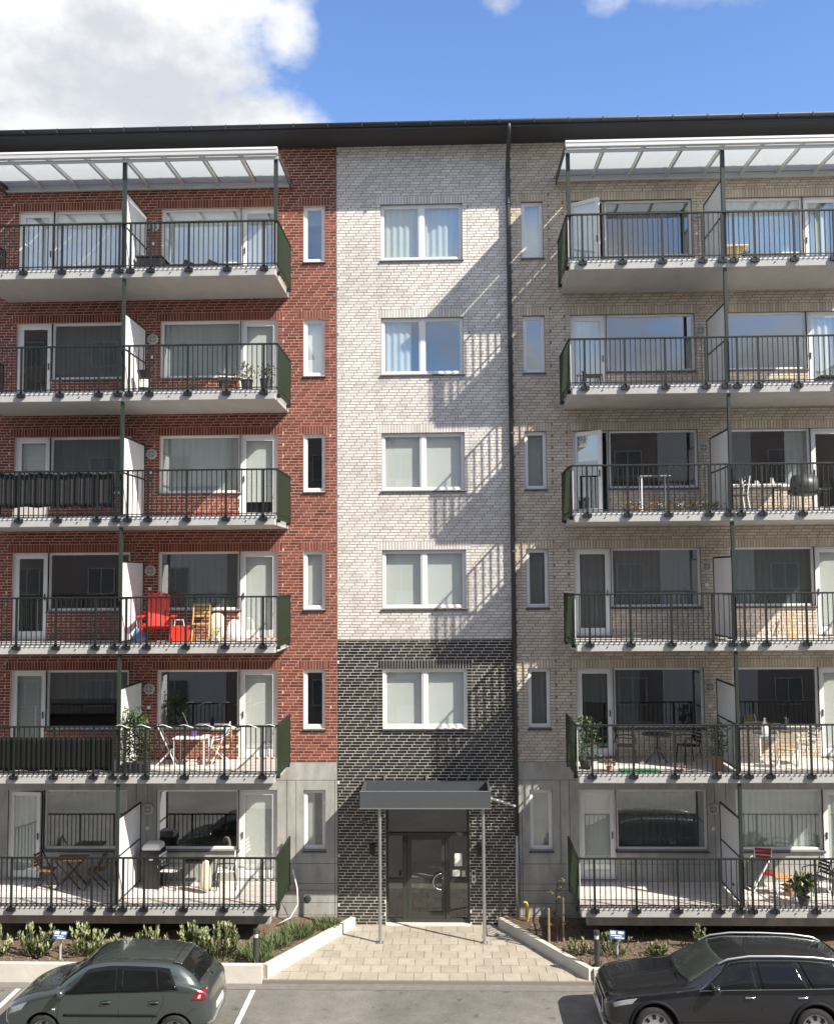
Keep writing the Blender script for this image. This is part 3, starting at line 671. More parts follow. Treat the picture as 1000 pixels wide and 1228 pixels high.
MB().box(-.90, -.82, .085, .101, .92, 1.04).build('door_closer', 'bracket_black', ed)
MB().box(-1.01, -.96, .09, .11, .09, .2).build('switch', 'bracket_black', ed)
MB().box(x0, x1, -.10, .10, z0-.03, z0+.018).build('threshold', 'planter_concrete', ed)
for i in range(26): MB().box(x0+.03+i*.079, x0+.085+i*.079, -.104, -.10, z0-.028, z0+.012).build('threshold_tile', 'edge_white', ed)
# canopy
CX0, CX1, CYF, CYB = -1.845, 1.245, -1.40, -.02
cz0, cz1 = 2.08, 2.475
mb = MB()
mb.box(CX0, CX1, CYF, CYF+.05, cz0, cz1); mb.box(CX0, CX0+.05, CYF+.05, CYB, cz0, cz1-.003); mb.box(CX1-.05, CX1, CYF+.05, CYB, cz0, cz1-.003); mb.box(CX0+.05, CX1-.05, CYB-.05, CYB, cz0+.002, cz1-.006)
mb.box(CX0+.05, CX1-.05, CYF+.05, CYB-.05, cz0+.03, cz0+.10)
can = mb.build('entrance_canopy', 'canopy_metal', bld, bevel=.006)
MB().box(CX0-.01, CX1+.01, CYF-.012, CYF-.001, cz0-.002, cz0+.02).build('drip_edge', 'galv', can)
MB().box(CX0-.006, CX1+.006, CYF-.006, CYF+.06, cz1, cz1+.012).build('cap_flashing', 'galv', can)
for x in (-1.385, 1.066):
    MB().lathe([(.038, ZG), (.038, cz0)], 16, M=Matrix.Translation((x, -1.255, 0))).build('canopy_post', 'galv', can, smooth=False)
    MB().box(x-.08, x+.08, -1.335, -1.175, ZG, ZG+.014).build('base_plate', 'galv', can)
MB().tube([(1.2, -.25, 2.1), (1.45, -.18, 2.02), (1.9, -.12, 1.86)], .035, 10).build('canopy_drain', 'alu', can, smooth=True)
for x in (-1.35, -.3, .75): MB().box(x-.02, x+.02, -.05, -.012, cz1, cz1+.11).build('wall_hook', 'galv', can)
# small fixtures beside the door
MB().lathe([(.075, 0), (.075, .03), (.05, .05)], 18, M=Matrix.Translation((-1.86, -.012, 1.47)) @ Matrix.Rotation(R(90), 4, 'X')).build('round_fixture', 'canopy_metal', bld)
for x in (-1.66, 1.0): MB().box(x-.06, x+.06, -.13, -.014, .68, .93).build('entrance_lamp', 'bracket_black', bld, bevel=.01)
ip = MB().box(.80, .90, -.035, -.014, -.03, .28).build('intercom', 'steel', bld); MB().box(.82, .88, -.04, -.035, .16, .25).build('intercom_screen', 'black_plastic', ip); MB().box(.83, .87, -.04, -.035, .02, .10).build('intercom_button', 'black_plastic', ip)
MB().tube([(1.07, -.025, .80), (1.42, -.025, .80), (1.50, -.025, .72), (1.50, -.025, ZG+.1)], .011, 6).build('cable_conduit', 'canopy_metal', bld)
MB().lathe([(.085, 0), (.09, .02), (.05, .03)], 18, M=Matrix.Translation((-3.28, -.0, -.43)) @ Matrix.Rotation(R(90), 4, 'X')).build('air_vent', 'grey_metal', bld)
#@@MORE
# ------------------------------------------------------------------ the block across the street (seen in the window panes)
opp = thing('apartment_building', 'dark brick block across the street mirrored in the window panes', 'building', (0, -29, ZR))
OY = -28.6
MB().box(-34, 34, -40, OY, ZR, 15.9).build('wall', 'opp_wall', opp); MB().box(-34.4, 34.4, -40.4, OY+.4, 15.905, 16.15).build('roof', 'opp_roof', opp)
MB().box(-34.0, -9, -40.0, OY-.02, 16.155, 22.2).build('upper_wall', 'opp_wall', opp); MB().box(-34.4, -8.6, -40.4, OY+.4, 22.205, 22.45).build('upper_roof', 'opp_roof', opp)
wf = MB(); frame_box(wf, -.75, .75, 0, 1.45, .07, -.03, .05); wf.box(-.03, .03, -.029, .05, .07, 1.38); wf = wf.mesh('window', 'opp_frame')
wp = MB().box(-.68, .68, -.01, .01, .07, 1.38).mesh('pane', 'interior_dark')
for k in range(7):
    for i in range(16):
        x = -31+i*4.1
        if k > 4 and x > -10: continue
        o = inst('window', wf, (x, OY+.04, .7+3.05*k+(.35 if k > 4 else 0)), opp); inst('pane', wp, (x, OY+.04, .7+3.05*k+(.35 if k > 4 else 0)), o)
for i in range(5): MB().box(-31+i*14.2, -26+i*14.2, OY-.01, OY+.03, ZR, 15.8).build('render_panel', 'opp_light', opp)

# ------------------------------------------------------------------ cars
def pchip(xs, ys):
    xs = np.array(xs, float); ys = np.array(ys, float); h = np.diff(xs); d = np.diff(ys)/h; m = np.zeros(len(xs)); m[0], m[-1] = d[0], d[-1]
    for i in range(1, len(xs)-1): m[i] = 0 if d[i-1]*d[i] <= 0 else 2*d[i-1]*d[i]/(d[i-1]+d[i])
    def f(x):
        i = int(min(max(np.searchsorted(xs, x)-1, 0), len(h)-1)); t = (x-xs[i])/h[i]; t = min(max(t, 0), 1)
        return float((2*t**3-3*t*t+1)*ys[i]+(t**3-2*t*t+t)*h[i]*m[i]+(-2*t**3+3*t*t)*ys[i+1]+(t**3-t*t)*h[i]*m[i+1])
    return f
class Body:
    def __init__(s, st):
        X = [r[0] for r in st]; s.L = X[-1]; s.F = [pchip(X, [r[i] for r in st]) for i in range(1, 10)]
    def ctrl(s, x):
        zb, ws, wmid, zm, wb, zbt, wr, zre, zt = (f(x) for f in s.F)
        return [(0, zb), (ws*.75, zb), (ws, zb+.11), (wmid, zm), (wb, zbt), (wr+(wb-wr)*.56, zbt+(zre-zbt)*.52), (wr, zre), (wr*.76, zre+(zt-zre)*.70), (0, zt)]
    def section(s, x, k=6):
        P = [np.array(p) for p in s.ctrl(x)]; P = [np.array((-P[1][0], P[1][1]))]+P+[np.array((-P[-2][0], P[-2][1]))]; o = []
        for i in range(1, len(P)-2):
            for j in range(k):
                t = j/k; a, b, c, d = P[i-1:i+3]
                o.append(.5*((2*b)+(-a+c)*t+(2*a-5*b+4*c-d)*t*t+(-a+3*b-3*c+d)*t**3))
        o.append(P[-2]); return np.array(o)
    def side(s, x, z):
        q = s.section(x)[12:37]; o = np.argsort(q[:, 1]); return float(np.interp(z, q[o, 1], q[o, 0]))
    def top(s, x, y):
        q = s.section(x)[24:]; o = np.argsort(q[:, 0]); return float(np.interp(abs(y), q[o, 0], q[o, 1]))
    def belt(s, x): return s.F[5](x)
    def edge(s, x): return s.F[7](x)
def car(name, label, st, loc, paint, wheels, rw, windows, ws_, rw_, extras):
    B = Body(st); Lc = B.L; ox = -Lc/2
    root = thing(name, label, 'car', loc)
    xs = sorted(set(list(np.linspace(0, .12, 6))+list(np.linspace(.12, Lc-.12, 64))+list(np.linspace(Lc-.12, Lc, 6))))
    mb = MB(); rings = []
    for x in xs:
        q = B.section(x); rings.append([(x+ox, -a, b) for a, b in q]+[(x+ox, a, b) for a, b in q[-2:0:-1]])
    n = len(rings[0]); vs = [p for r in rings for p in r]
    fs = [(i*n+j, (i+1)*n+j, (i+1)*n+(j+1) % n, i*n+(j+1) % n) for i in range(len(rings)-1) for j in range(n)]
    fs += [tuple(range(n)), tuple((len(rings)-1)*n+j for j in range(n-1, -1, -1))]
    body = mb.add(vs, fs).build('body', paint, root, world=False, smooth=True)
    bm = bmesh.new(); bm.from_mesh(body.data); bmesh.ops.recalc_face_normals(bm, faces=bm.faces); bm.to_mesh(body.data); bm.free()
    # wheel arches
    cutm = MB()
    for xw in wheels:
        cutm.lathe([(rw+.055, -1.2), (rw+.055, 1.2)], 40, M=Matrix.Translation((xw+ox, 0, rw)) @ Matrix.Rotation(R(90), 4, 'X'))
    cut = cutm.build('cutter', 'car_trim', root, world=False)
    q = body.modifiers.new('c', 'BOOLEAN'); q.operation = 'DIFFERENCE'; q.solver = 'EXACT'; q.object = cut
    dg = bpy.context.evaluated_depsgraph_get(); me = bpy.data.meshes.new_from_object(body.evaluated_get(dg)); body.modifiers.clear(); body.data = me
    bpy.data.objects.remove(cut)
    me.polygons.foreach_set('use_smooth', [abs(p.normal.y) < 2 for p in me.polygons])
    try: me.set_sharp_from_angle(angle=R(38))
    except Exception: pass
    MB().box(wheels[0]+ox-.5, wheels[1]+ox+.5, -.62, .62, .22, .62).build('underbody', 'car_trim', root, world=False)
    tyre = MB().lathe([(rw*.66, -.10), (rw*.93, -.105), (rw*.99, -.07), (rw, 0), (rw*.99, .07), (rw*.93, .105), (rw*.66, .10)], 40, M=Matrix.Rotation(R(90), 4, 'X'), cap=False).mesh('tyre', 'rubber', smooth=True)
    rm = MB().lathe([(rw*.68, .0), (rw*.68, .085), (rw*.62, .092), (rw*.60, .06), (rw*.16, .085), (.001, .088)], 36, M=Matrix.Rotation(R(90), 4, 'X'), cap=False)
    rimm = rm.mesh('rim', 'rim_silver', smooth=True)
    sm = MB()
    for i in range(7):
        a = 2*math.pi*i/7; c_, s_ = math.cos(a), math.sin(a)
        T = Matrix.Rotation(a, 4, 'Y'); sm.box(-.028, .028, -.085, -.0745, rw*.34, rw*.55, M=T)
    slot = sm.mesh('rim_slots', 'car_trim')
    for xw in wheels:
        for sy in (-1, 1):
            wd = B.F[2](xw); o = bpy.data.objects.new('wheel', tyre); o.location = (xw+ox, sy*(wd-.115), rw); o.rotation_euler = (0, 0, 0 if sy < 0 else math.pi); link(o, root, False)
            o2 = bpy.data.objects.new('rim', rimm); link(o2, o, False); o3 = bpy.data.objects.new('rim_slots', slot); link(o3, o, False)
    def pt(x, z, sy, off=.006): return (x+ox, sy*(B.side(x, z)+off), z)
    def side_patch(nm, m, xl0, xr0, xl1, xr1, zlo, zhi, sy, off=.006, nu=16, nv=8, parent=root):
        P = []
        for j in range(nv+1):
            v = j/nv; r_ = []
            for i in range(nu+1):
                u = i/nu; a = xl0+(xl1-xl0)*v; b = xr0+(xr1-xr0)*v; x = a+(b-a)*u
                zl, zh = zlo(x), zhi(x)
                r_.append(pt(x, zl+(zh-zl)*v, sy, off))
            P.append(r_)
        return MB().grid(P).build(nm, m, parent, world=False, smooth=True, solid=.004)
    for sy in (-1, 1):
        side_patch('window_surround', 'car_glass', windows[0][0]-.05, windows[-1][1]+.03, windows[0][2]-.03, windows[-1][3]+.03, lambda x: B.belt(x)+.012, lambda x: B.edge(x)-.012, sy, off=.0025, nu=40)
        for i, (a, b, c, d) in enumerate(windows):
            side_patch('side_window', 'car_glass', a, b, c, d, lambda x: B.belt(x)+.03, lambda x: B.edge(x)-.035, sy, off=.008)
    def top_patch(nm, m, x0_, x1_, h0, h1, bow, off=.006, nu=14, nv=18):
        P = []
        for i in range(nu+1):
            u = i/nu; r_ = []
            for j in range(nv+1):
                s = -1+2*j/nv; hw = h0+(h1-h0)*u; yy = s*hw; x = x0_+(x1_-x0_)*u + bow*(s*s)*(1-u*.3)
                r_.append((x+ox-(off if bow > 0 else -off), yy, B.top(x, yy)+off))
            P.append(r_)
        return MB().grid(P).build(nm, m, root, world=False, smooth=True, solid=.004)
    top_patch('windscreen', *ws_); top_patch('rear_window', *rw_)
    def line(nm, m, pts, r=.004, sy=-1, off=.001, parent=root): return MB().tube([pt(x, z, sy, off) for x, z in pts], r, 6).build(nm, m, parent, world=False, smooth=True)
    extras(root, B, ox, pt, side_patch, line, top_patch)
    return root
def mirror(root, B, ox, x, z, m, sy, k=1.0):
    y = B.side(x, z)
    mb = MB(); 
    mb.lathe([(.002, -.13), (.065, -.118), (.098, -.06), (.106, 0), (.1, .06), (.07, .118), (.002, .13)], 16, M=Matrix.Translation((x+ox, sy*(y+.12), z+.06)) @ Matrix.Diagonal((.62*k, k, .78*k, 1)) @ Matrix.Rotation(R(90), 4, 'X'))
    o = mb.build('wing_mirror', m, root, world=False, smooth=True); MB().bar((x+ox+.02, sy*(y-.02), z), (x+ox+.01, sy*(y+.08), z+.02), .05, .03).build('mirror_arm', 'car_trim', o, world=False)
def ibiza_x(root, B, ox, pt, side_patch, line, top_patch):
    for sy in (-1, 1):
        mirror(root, B, ox, 1.22, .985, 'car_green', sy)
        for x in (2.02, 2.92): 
            yy = B.side(x, .84); h = MB(); h.tube([(x+ox-.085, sy*(yy+.005), .845), (x+ox-.06, sy*(yy+.035), .85), (x+ox+.06, sy*(yy+.035), .855), (x+ox+.085, sy*(yy+.005), .855)], .016, 8); h.build('door_handle', 'car_green', root, world=False, smooth=True)
            side_patch('handle_recess', 'car_trim', x-.07, x+.07, x-.06, x+.06, lambda q: .80, lambda q: .845, sy, off=.001)
        side_patch('side_moulding', 'car_trim', 1.22, 2.98, 1.22, 2.98, lambda q: .585, lambda q: .625, sy, off=.008, nu=24, nv=2)
        line('door_seam', 'car_trim', [(1.12, .35), (1.10, .6), (1.14, .85), (1.2, .93)], sy=sy); line('door_seam', 'car_trim', [(2.24, .33), (2.26, .6), (2.26, .97)], sy=sy)
        line('door_seam', 'car_trim', [(2.86, .52), (3.02, .70), (3.09, .85), (3.09, .98)], sy=sy)
        line('window_seal', 'car_trim', [(1.2, B.belt(1.2)+.02)]+[(x, B.belt(x)+.018) for x in np.linspace(1.3, 3.3, 9)], r=.008, sy=sy, off=.004)
        side_patch('tail_light', 'lamp_red', 3.60, 3.86, 3.70, 3.86, lambda q: .86-(q-3.6)*.06, lambda q: 1.02+(q-3.6)*.02, sy, off=.005); side_patch('tail_glint', 'flower_pink', 3.70, 3.76, 3.73, 3.77, lambda q: .88, lambda q: .95, sy, off=.009, nu=6, nv=4)  # small pink patch paints a highlight onto the tail light
        side_patch('headlight', 'headlamp', .12, .40, .18, .50, lambda q: B.belt(q)-.11, lambda q: B.belt(q)-.01, sy, off=.004)
        side_patch('indicator', 'lamp_clear', 1.0, 1.06, 1.0, 1.06, lambda q: .69, lambda q: .72, sy, off=.004, nu=4, nv=2)
        MB().tube([(.98+ox-.02, .10*sy-.3, B.top(.98, .3)+.02), (1.04+ox, .1*sy+.28, B.top(1.06, .25)+.02)], .009, 6).build('wiper', 'car_trim', root, world=False)
    line('bumper_seam', 'car_trim', [(3.52, .62), (3.62, .70), (3.8, .72)], sy=-1)
    for sy in (-1, 1):
        line('fuel_flap' if sy > 0 else 'rear_wing_seam', 'car_trim', [(3.34, 1.00), (3.5, 1.0), (3.62, .97)], r=.003, sy=sy)
        MB().tube([(x+ox, sy*(.60+.08*(x-.2)), B.top(x, .60+.08*(x-.2))+.001) for x in np.linspace(.2, .94, 8)], .004, 6).build('bonnet_seam', 'car_trim', root, world=False)
        MB().tube([(x+ox, sy*.50, B.top(x, .50)+.001) for x in np.linspace(1.75, 3.25, 10)], .004, 6).build('roof_seam', 'car_trim', root, world=False)
    MB().tube([(3.19+ox, y_, B.top(3.19, y_)+.002) for y_ in np.linspace(-.55, .55, 11)], .004, 6).build('hatch_seam', 'car_trim', root, world=False)
    MB().tube([(3.72+ox, .02, B.top(3.72, 0)+.02), (3.60+ox, -.22, B.top(3.60, .22)+.022)], .01, 6).build('rear_wiper', 'car_trim', root, world=False)
    MB().lathe([(.045, 0), (.045, .012)], 16, M=Matrix.Translation((3.80+ox, 0, B.top(3.80, 0)-.005)) @ Matrix.Rotation(R(55), 4, 'Y')).build('badge', 'chrome', root, world=False)
    MB().tube([(3.05+ox, 0, B.top(3.05, 0)), (3.19+ox, 0, B.top(3.19, 0)+.15)], .006, 6).build('aerial', 'car_trim', root, world=False)
    line('hatch_seam', 'car_trim', [(3.30, B.edge(3.3)-.01), (3.5, B.edge(3.5)-.03)], sy=-1)
    top_patch('spoiler', 'car_green', 3.20, 3.345, .54, .53, -.02, off=.02)
    MB().box(B.L+ox-.02, B.L+ox+.012, -.26, .26, .52, .63).build('number_plate', 'plate_white', root, world=False)
    MB().box(ox-.012, ox+.02, -.26, .26, .40, .50).build('number_plate', 'plate_white', root, world=False)
    MB().box(ox-.006, ox+.03, -.36, .36, .515, .565).build('grille', 'car_trim', root, world=False)
def volvo_x(root, B, ox, pt, side_patch, line, top_patch):
    for sy in (-1, 1):
        mirror(root, B, ox, 1.98, 1.02, 'car_black', sy, 1.22); MB().tube([(1.92+ox, sy*(B.side(1.98, 1.02)+.04), 1.155), (1.93+ox, sy*(B.side(1.98, 1.02)+.22), 1.15)], .012, 8).build('mirror_lit_top', 'chrome', root, world=False)  # chrome strip imitates the bright, lit top of the mirror
        rl = MB(); rl.tube([(x+ox, sy*(B.F[6](x)+.012), B.edge(x)+h) for x, h in ((2.12, .02), (2.3, .055), (2.7, .062), (3.3, .062), (3.9, .062), (4.3, .058), (4.45, .02))], .02, 10); rl.build('roof_rail', 'rail_alu', root, world=False, smooth=True)
        line('window_chrome', 'chrome', [(x, B.belt(x)+.018) for x in np.linspace(1.7, 4.45, 16)], r=.005, sy=sy, off=.005)
        line('window_chrome', 'chrome', [(1.72, B.belt(1.72)+.03)]+[(x, B.edge(x)-.018) for x in np.linspace(2.33, 4.25, 14)]+[(4.47, B.belt(4.47)+.03)], r=.003, sy=sy, off=.005)
        for x in (2.62, 3.58):
            yy = B.side(x, .90); MB().tube([(x+ox-.10, sy*(yy+.004), .90), (x+ox-.07, sy*(yy+.035), .905), (x+ox+.07, sy*(yy+.035), .91), (x+ox+.10, sy*(yy+.004), .91)], .015, 8).build('door_handle', 'chrome', root, world=False, smooth=True)
        line('door_seam', 'car_trim', [(1.50, .36), (1.5, .7), (1.58, .96)], sy=sy); line('door_seam', 'car_trim', [(2.80, .34), (2.82, .7), (2.82, 1.0)], sy=sy); line('door_seam', 'car_trim', [(3.48, .55), (3.68, .8), (3.74, 1.0)], sy=sy)
        line('pillar_trim', 'chrome', [(2.82, 1.03), (2.79, 1.43)], r=.003, sy=sy, off=.008); line('pillar_trim', 'chrome', [(3.76, 1.04), (3.57, 1.42)], r=.004, sy=sy, off=.008)
        side_patch('headlight', 'headlamp', .14, .46, .12, .56, lambda q: B.belt(q)-.10, lambda q: B.belt(q)-.015, sy, off=.005)
        side_patch('sill_cladding', 'car_trim', 1.28, 3.4, 1.28, 3.4, lambda q: .30, lambda q: .44, sy, off=.006, nu=20, nv=3)
        for xw in (.87, 3.81):
            arc = MB(); arc.tube([(xw+ox+(.36+.085)*math.cos(a), sy*(max(B.side(xw+.445*math.cos(a), .36+.445*math.sin(a)), .5)+.004), .36+.445*math.sin(a)) for a in np.linspace(.0, math.pi, 24)], .034, 8); arc.build('arch_cladding', 'car_trim', root, world=False, smooth=True)
        MB().tube([(1.40+ox, .1*sy-.35, B.top(1.42, .35)+.022), (1.47+ox, .1*sy+.3, B.top(1.48, .3)+.022)], .011, 6).build('wiper', 'car_trim', root, world=False)
        line('bonnet_crease', 'car_black', [(x, B.belt(x)+.02) for x in np.linspace(.35, 1.4, 8)], r=.006, sy=sy, off=-.001)
        MB().tube([(x+ox, sy*(.66 if x > .3 else .60), B.top(x, .66 if x > .3 else .60)+.001) for x in np.linspace(.16, 1.36, 10)], .005, 6).build('bonnet_seam', 'car_trim', root, world=False)
    for sy in (-1, 1): side_patch('tail_light', 'lamp_red', 4.66, 4.84, 4.60, 4.78, lambda q: .80, lambda q: 1.0, sy, off=.006)
    MB().box(B.L+ox-.02, B.L+ox+.012, -.26, .26, .56, .67).build('number_plate', 'plate_white', root, world=False)
    g = MB().box(ox-.02, ox+.03, -.46, .46, .46, .70).build('grille', 'car_trim', root, world=False)
    fg = MB(); fg.box(ox-.032, ox-.018, -.48, .48, .695, .72).box(ox-.032, ox-.018, -.48, .48, .445, .465).box(ox-.032, ox-.018, -.485, -.46, .445, .72).box(ox-.032, ox-.018, .46, .485, .445, .72)
    for i in range(9): fg.box(ox-.026, ox-.019, -.40+i*.1-.006, -.40+i*.1+.006, .465, .695)
    fg.build('grille_frame', 'chrome', g, world=False)
    MB().box(ox-.045, ox+.02, -.70, .70, .24, .34).build('skid_plate', 'rail_alu', root, world=False, bevel=.02)
    MB().box(ox-.04, ox, -.26, .26, .34, .44).build('number_plate', 'plate_white', root, world=False)
    fin = MB(); x = 4.12; z = B.top(x, 0); fin.add([(x+ox-.1, -.02, z-.01), (x+ox+.08, -.03, z-.01), (x+ox+.08, .03, z-.01), (x+ox-.1, .02, z-.01), (x+ox+.09, -.006, z+.07), (x+ox+.09, .006, z+.07)], [(0, 1, 4), (3, 5, 2), (0, 4, 5, 3), (1, 2, 5, 4)]); fin.build('shark_fin_aerial', 'car_black', root, world=False)
ibiza = [  # x, zb, ws, wm, zm, wb, zbelt, wr, zre, ztop
    (0, .30, .46, .50, .42, .47, .52, .38, .565, .58), (.07, .24, .63, .67, .45, .63, .60, .50, .655, .675), (.25, .21, .75, .79, .48, .745, .705, .58, .775, .80), (.62, .20, .80, .835, .54, .80, .81, .64, .875, .905),
    (.98, .20, .82, .845, .56, .825, .885, .67, .95, .985), (1.28, .20, .82, .847, .57, .832, .91, .635, 1.125, 1.18), (1.66, .20, .82, .848, .58, .838, .93, .585, 1.335, 1.385), (2.15, .20, .82, .848, .58, .84, .95, .572, 1.388, 1.442),
    (2.8, .20, .82, .845, .58, .836, .97, .56, 1.372, 1.428), (3.25, .21, .81, .835, .58, .815, .985, .54, 1.315, 1.372), (3.52, .22, .79, .81, .58, .785, .98, .525, 1.185, 1.245), (3.74, .24, .74, .775, .57, .74, .935, .56, 1.00, 1.045),
    (3.88, .27, .67, .72, .56, .67, .85, .54, .90, .925), (3.95, .33, .55, .60, .52, .55, .64, .44, .69, .71)]
ibiza = [(r[0], r[1], r[2], r[3], r[4], r[5], r[6]+(.045 if r[0] > .5 else .02), r[7]+(.09 if 1.2 < r[0] < 3.6 else .02), r[8]+(.06 if r[0] > .5 else .02), r[9]+(.085 if 1.2 < r[0] < 3.6 else .06 if r[0] > .5 else .02)) for r in ibiza]
car('parked_car', 'dark green small hatchback parked by the laurel shrubs', ibiza, (-8.14+3.95/2, -5.62, ZR), 'car_green', (.83, 3.29), .30,
    [(1.16, 2.20, 1.66, 2.18), (2.30, 3.00, 2.28, 2.93), (3.07, 3.33, 3.00, 3.13)], ('car_glass', .99, 1.58, .70, .555, .10), ('car_glass', 3.33, 3.73, .53, .57, -.05), ibiza_x)
volvo = [
    (0, .27, .58, .64, .45, .62, .62, .50, .70, .73), (.07, .24, .74, .79, .48, .76, .73, .62, .81, .84), (.3, .23, .84, .89, .52, .86, .83, .69, .90, .93), (.9, .23, .87, .925, .60, .89, .91, .71, .98, 1.01), (1.42, .23, .88, .935, .62, .90, .965, .75, 1.03, 1.065),
    (1.72, .23, .88, .935, .62, .902, .985, .70, 1.175, 1.225), (2.22, .23, .88, .935, .62, .905, 1.0, .635, 1.41, 1.46), (2.7, .23, .88, .935, .62, .905, 1.01, .62, 1.472, 1.535), (3.5, .23, .88, .935, .62, .90, 1.02, .61, 1.472, 1.535), (4.1, .24, .87, .925, .62, .885, 1.03, .60, 1.432, 1.492),
    (4.5, .25, .86, .905, .62, .86, 1.035, .58, 1.355, 1.415), (4.72, .26, .83, .875, .60, .83, 1.02, .58, 1.195, 1.245), (4.86, .29, .78, .83, .58, .78, .95, .62, 1.02, 1.05), (4.94, .34, .62, .69, .52, .66, .74, .55, .82, .84)]
car('parked_car', 'black estate car with silver roof rails parked at the kerb', volvo, (3.17+4.94/2, -5.30, ZR), 'car_black', (.87, 3.81), .36,
    [(1.72, 2.76, 2.30, 2.72), (2.86, 3.70, 2.82, 3.52), (3.78, 4.45, 3.60, 4.22)], ('windscreen_tint', 1.44, 2.16, .74, .605, .12), ('car_glass', 4.50, 4.80, .52, .55, -.04), volvo_x)

# ------------------------------------------------------------------ planting
def leaf(mb, p, d, l, wd, bend=.15):
    d = Vector(d).normalized(); s = d.cross(Vector((random.uniform(-1, 1), random.uniform(-1, 1), random.uniform(.1, 1)))).normalized(); n = s.cross(d)
    p = Vector(p); a = p+d*l*.45+n*l*bend
    mb.add([p, a+s*wd*.5, p+d*l, a-s*wd*.5], [(0, 1, 2, 3)])
def rdir(zmin=-1, zmax=1):
    z = random.uniform(zmin, zmax); a = random.uniform(0, 2*math.pi); r = math.sqrt(max(0, 1-z*z)); return Vector((r*math.cos(a), r*math.sin(a), z))
def shrub(x, y, h, r, label, nst=26, group='laurel shrubs along the kerb wall', pale=.45, ll=.13):
    t = thing('laurel_shrub', label, 'shrub', (x, y, ZB-.02), 0, group)
    st = MB(); g = MB(); p = MB()
    for i in range(nst):
        a = random.uniform(0, 2*math.pi); rr = r*math.sqrt(random.random()); hh = h*random.uniform(.45, 1.12)*(1-.35*(rr/r)**2)
        e = Vector((rr*math.cos(a), rr*math.sin(a)*.8, hh)); b = Vector((e.x*.25, e.y*.25, 0)); m = (b+e)/2+Vector((e.x*.18, e.y*.18, -.03))
        st.tube([b, m, e], [.008, .006, .003], 5)
        for k in range(13):
            f = .25+.75*k/12; q = b.lerp(m, f*2) if f < .5 else m.lerp(e, f*2-1)
            d = Vector((e.x*.5, e.y*.5, 0))/max(r, .01)*.5+rdir(-.1, .9)*.6+Vector((0, 0, .75))
            leaf(p if (f > .75 and random.random() < pale*1.6) else g, q, d, ll*random.uniform(.7, 1.15), ll*.38)
        for k in range(4): leaf(p, e-Vector((0, 0, .05)), Vector((0, 0, 1))+rdir(-.2, .6)*.28, ll*1.25, ll*.30)
    st.build('stems', 'bark', t, world=False); q = g.build('foliage', 'leaf_laurel', t, world=False); q['kind'] = 'stuff'; q = p.build('young_leaves', 'leaf_pale', t, world=False); q['kind'] = 'stuff'
    return t
for x, y, h, r, lb in ((-9.95, -2.7, .75, .42, 'laurel shrub cut by the far end of the left kerb wall'), (-8.98, -2.72, .80, .45, 'dense pale tipped laurel shrub beside the small blue sign'), (-7.95, -2.6, .78, .47, 'broad laurel shrub on other side of the small blue sign'),
    (-7.05, -2.75, .55, .33, 'low laurel shrub behind the hatchback windscreen'), (-6.45, -2.5, .62, .36, 'laurel shrub peeking above the hatchback roof front'), (-5.55, -2.35, .72, .36, 'laurel shrub behind hatchback roof rear edge'), (-4.85, -2.75, .95, .45, 'tallest laurel shrub beside hatchback rear window')):
    shrub(x, y, h*.84, r, lb)
for x, y, h, r, lb in ((3.1, -2.45, .36, .28, 'small sparse shrub between slanting wall and bollard'), (3.85, -2.45, .52, .42, 'shrub below the small blue sign by the estate car'), (4.9, -2.5, .38, .25, 'low shrub above the estate car bonnet'), (5.85, -2.2, .55, .22, 'thin shrub beside the estate car windscreen'), (9.3, -2.4, .6, .35, 'shrub behind the tail of the estate car')):
    shrub(x, y, h, r, lb, 14, 'young shrubs in the right bed', .3, .10)
# grass tufts
g = MB()
for cx, cy, rr, nn, hh in ((-3.35, -1.35, .36, 420, .34), (-3.75, -1.95, .36, 380, .30), (-4.1, -2.55, .38, 380, .28), (-3.9, -2.95, .25, 200, .22), (-2.75, -.75, .3, 220, .26), (-4.7, -2.9, .3, 120, .18)):
    for i in range(nn):
        a = random.uniform(0, 6.28); q = rr*math.sqrt(random.random()); leaf(g, (cx+q*math.cos(a), cy+q*math.sin(a), ZB-.02), Vector((math.cos(a)*.4, math.sin(a)*.4, 1))+rdir()*.35, hh*random.uniform(.6, 1.15), .022, .1)
o = g.build('grass_tufts', 'grass_leaf'); o['kind'] = 'stuff'; tag(o, 'green grass tufts in the bed by the slanting wall', 'grass')
g = MB()
for i in range(700):
    x = random.uniform(2.2, 7.5); y = random.uniform(-3.3, -.6)
    if x < 3.4 and (y < -3.4+(XRR-x)*1.9): continue
    leaf(g, (x, y, ZB-.01), Vector((0, 0, .8))+rdir()*.6, random.uniform(.06, .16), .03)
o = g.build('ground_cover', 'leaf_green'); o['kind'] = 'stuff'; tag(o, 'low sparse weeds in the shaded right bed', 'weeds')
g = MB(); rn = random.Random(5)
for i in range(1500):
    x = rn.choice((rn.uniform(-11.5, -2.6), rn.uniform(2.2, 9))); y = rn.uniform(-3.35, -1.5)
    if (x > XL and x < 0 and y < YK+(x-XL)*2.1) or (0 < x < XRR and y < -3.4+(XRR-x)*1.95): continue
    r_ = rn.uniform(.008, .03); z_ = ZB+.03; a = rn.random()*6
    g.add([(x+r_*math.cos(a+k*2.1), y+r_*math.sin(a+k*2.1), z_) for k in range(3)]+[(x, y, z_+r_*.9)], [(0, 1, 3), (1, 2, 3), (2, 0, 3)])
o = g.build('bed_gravel', 'bed_base'); o['kind'] = 'stuff'; tag(o, 'scattered gravel and clods on the bare soil of the beds', 'gravel')
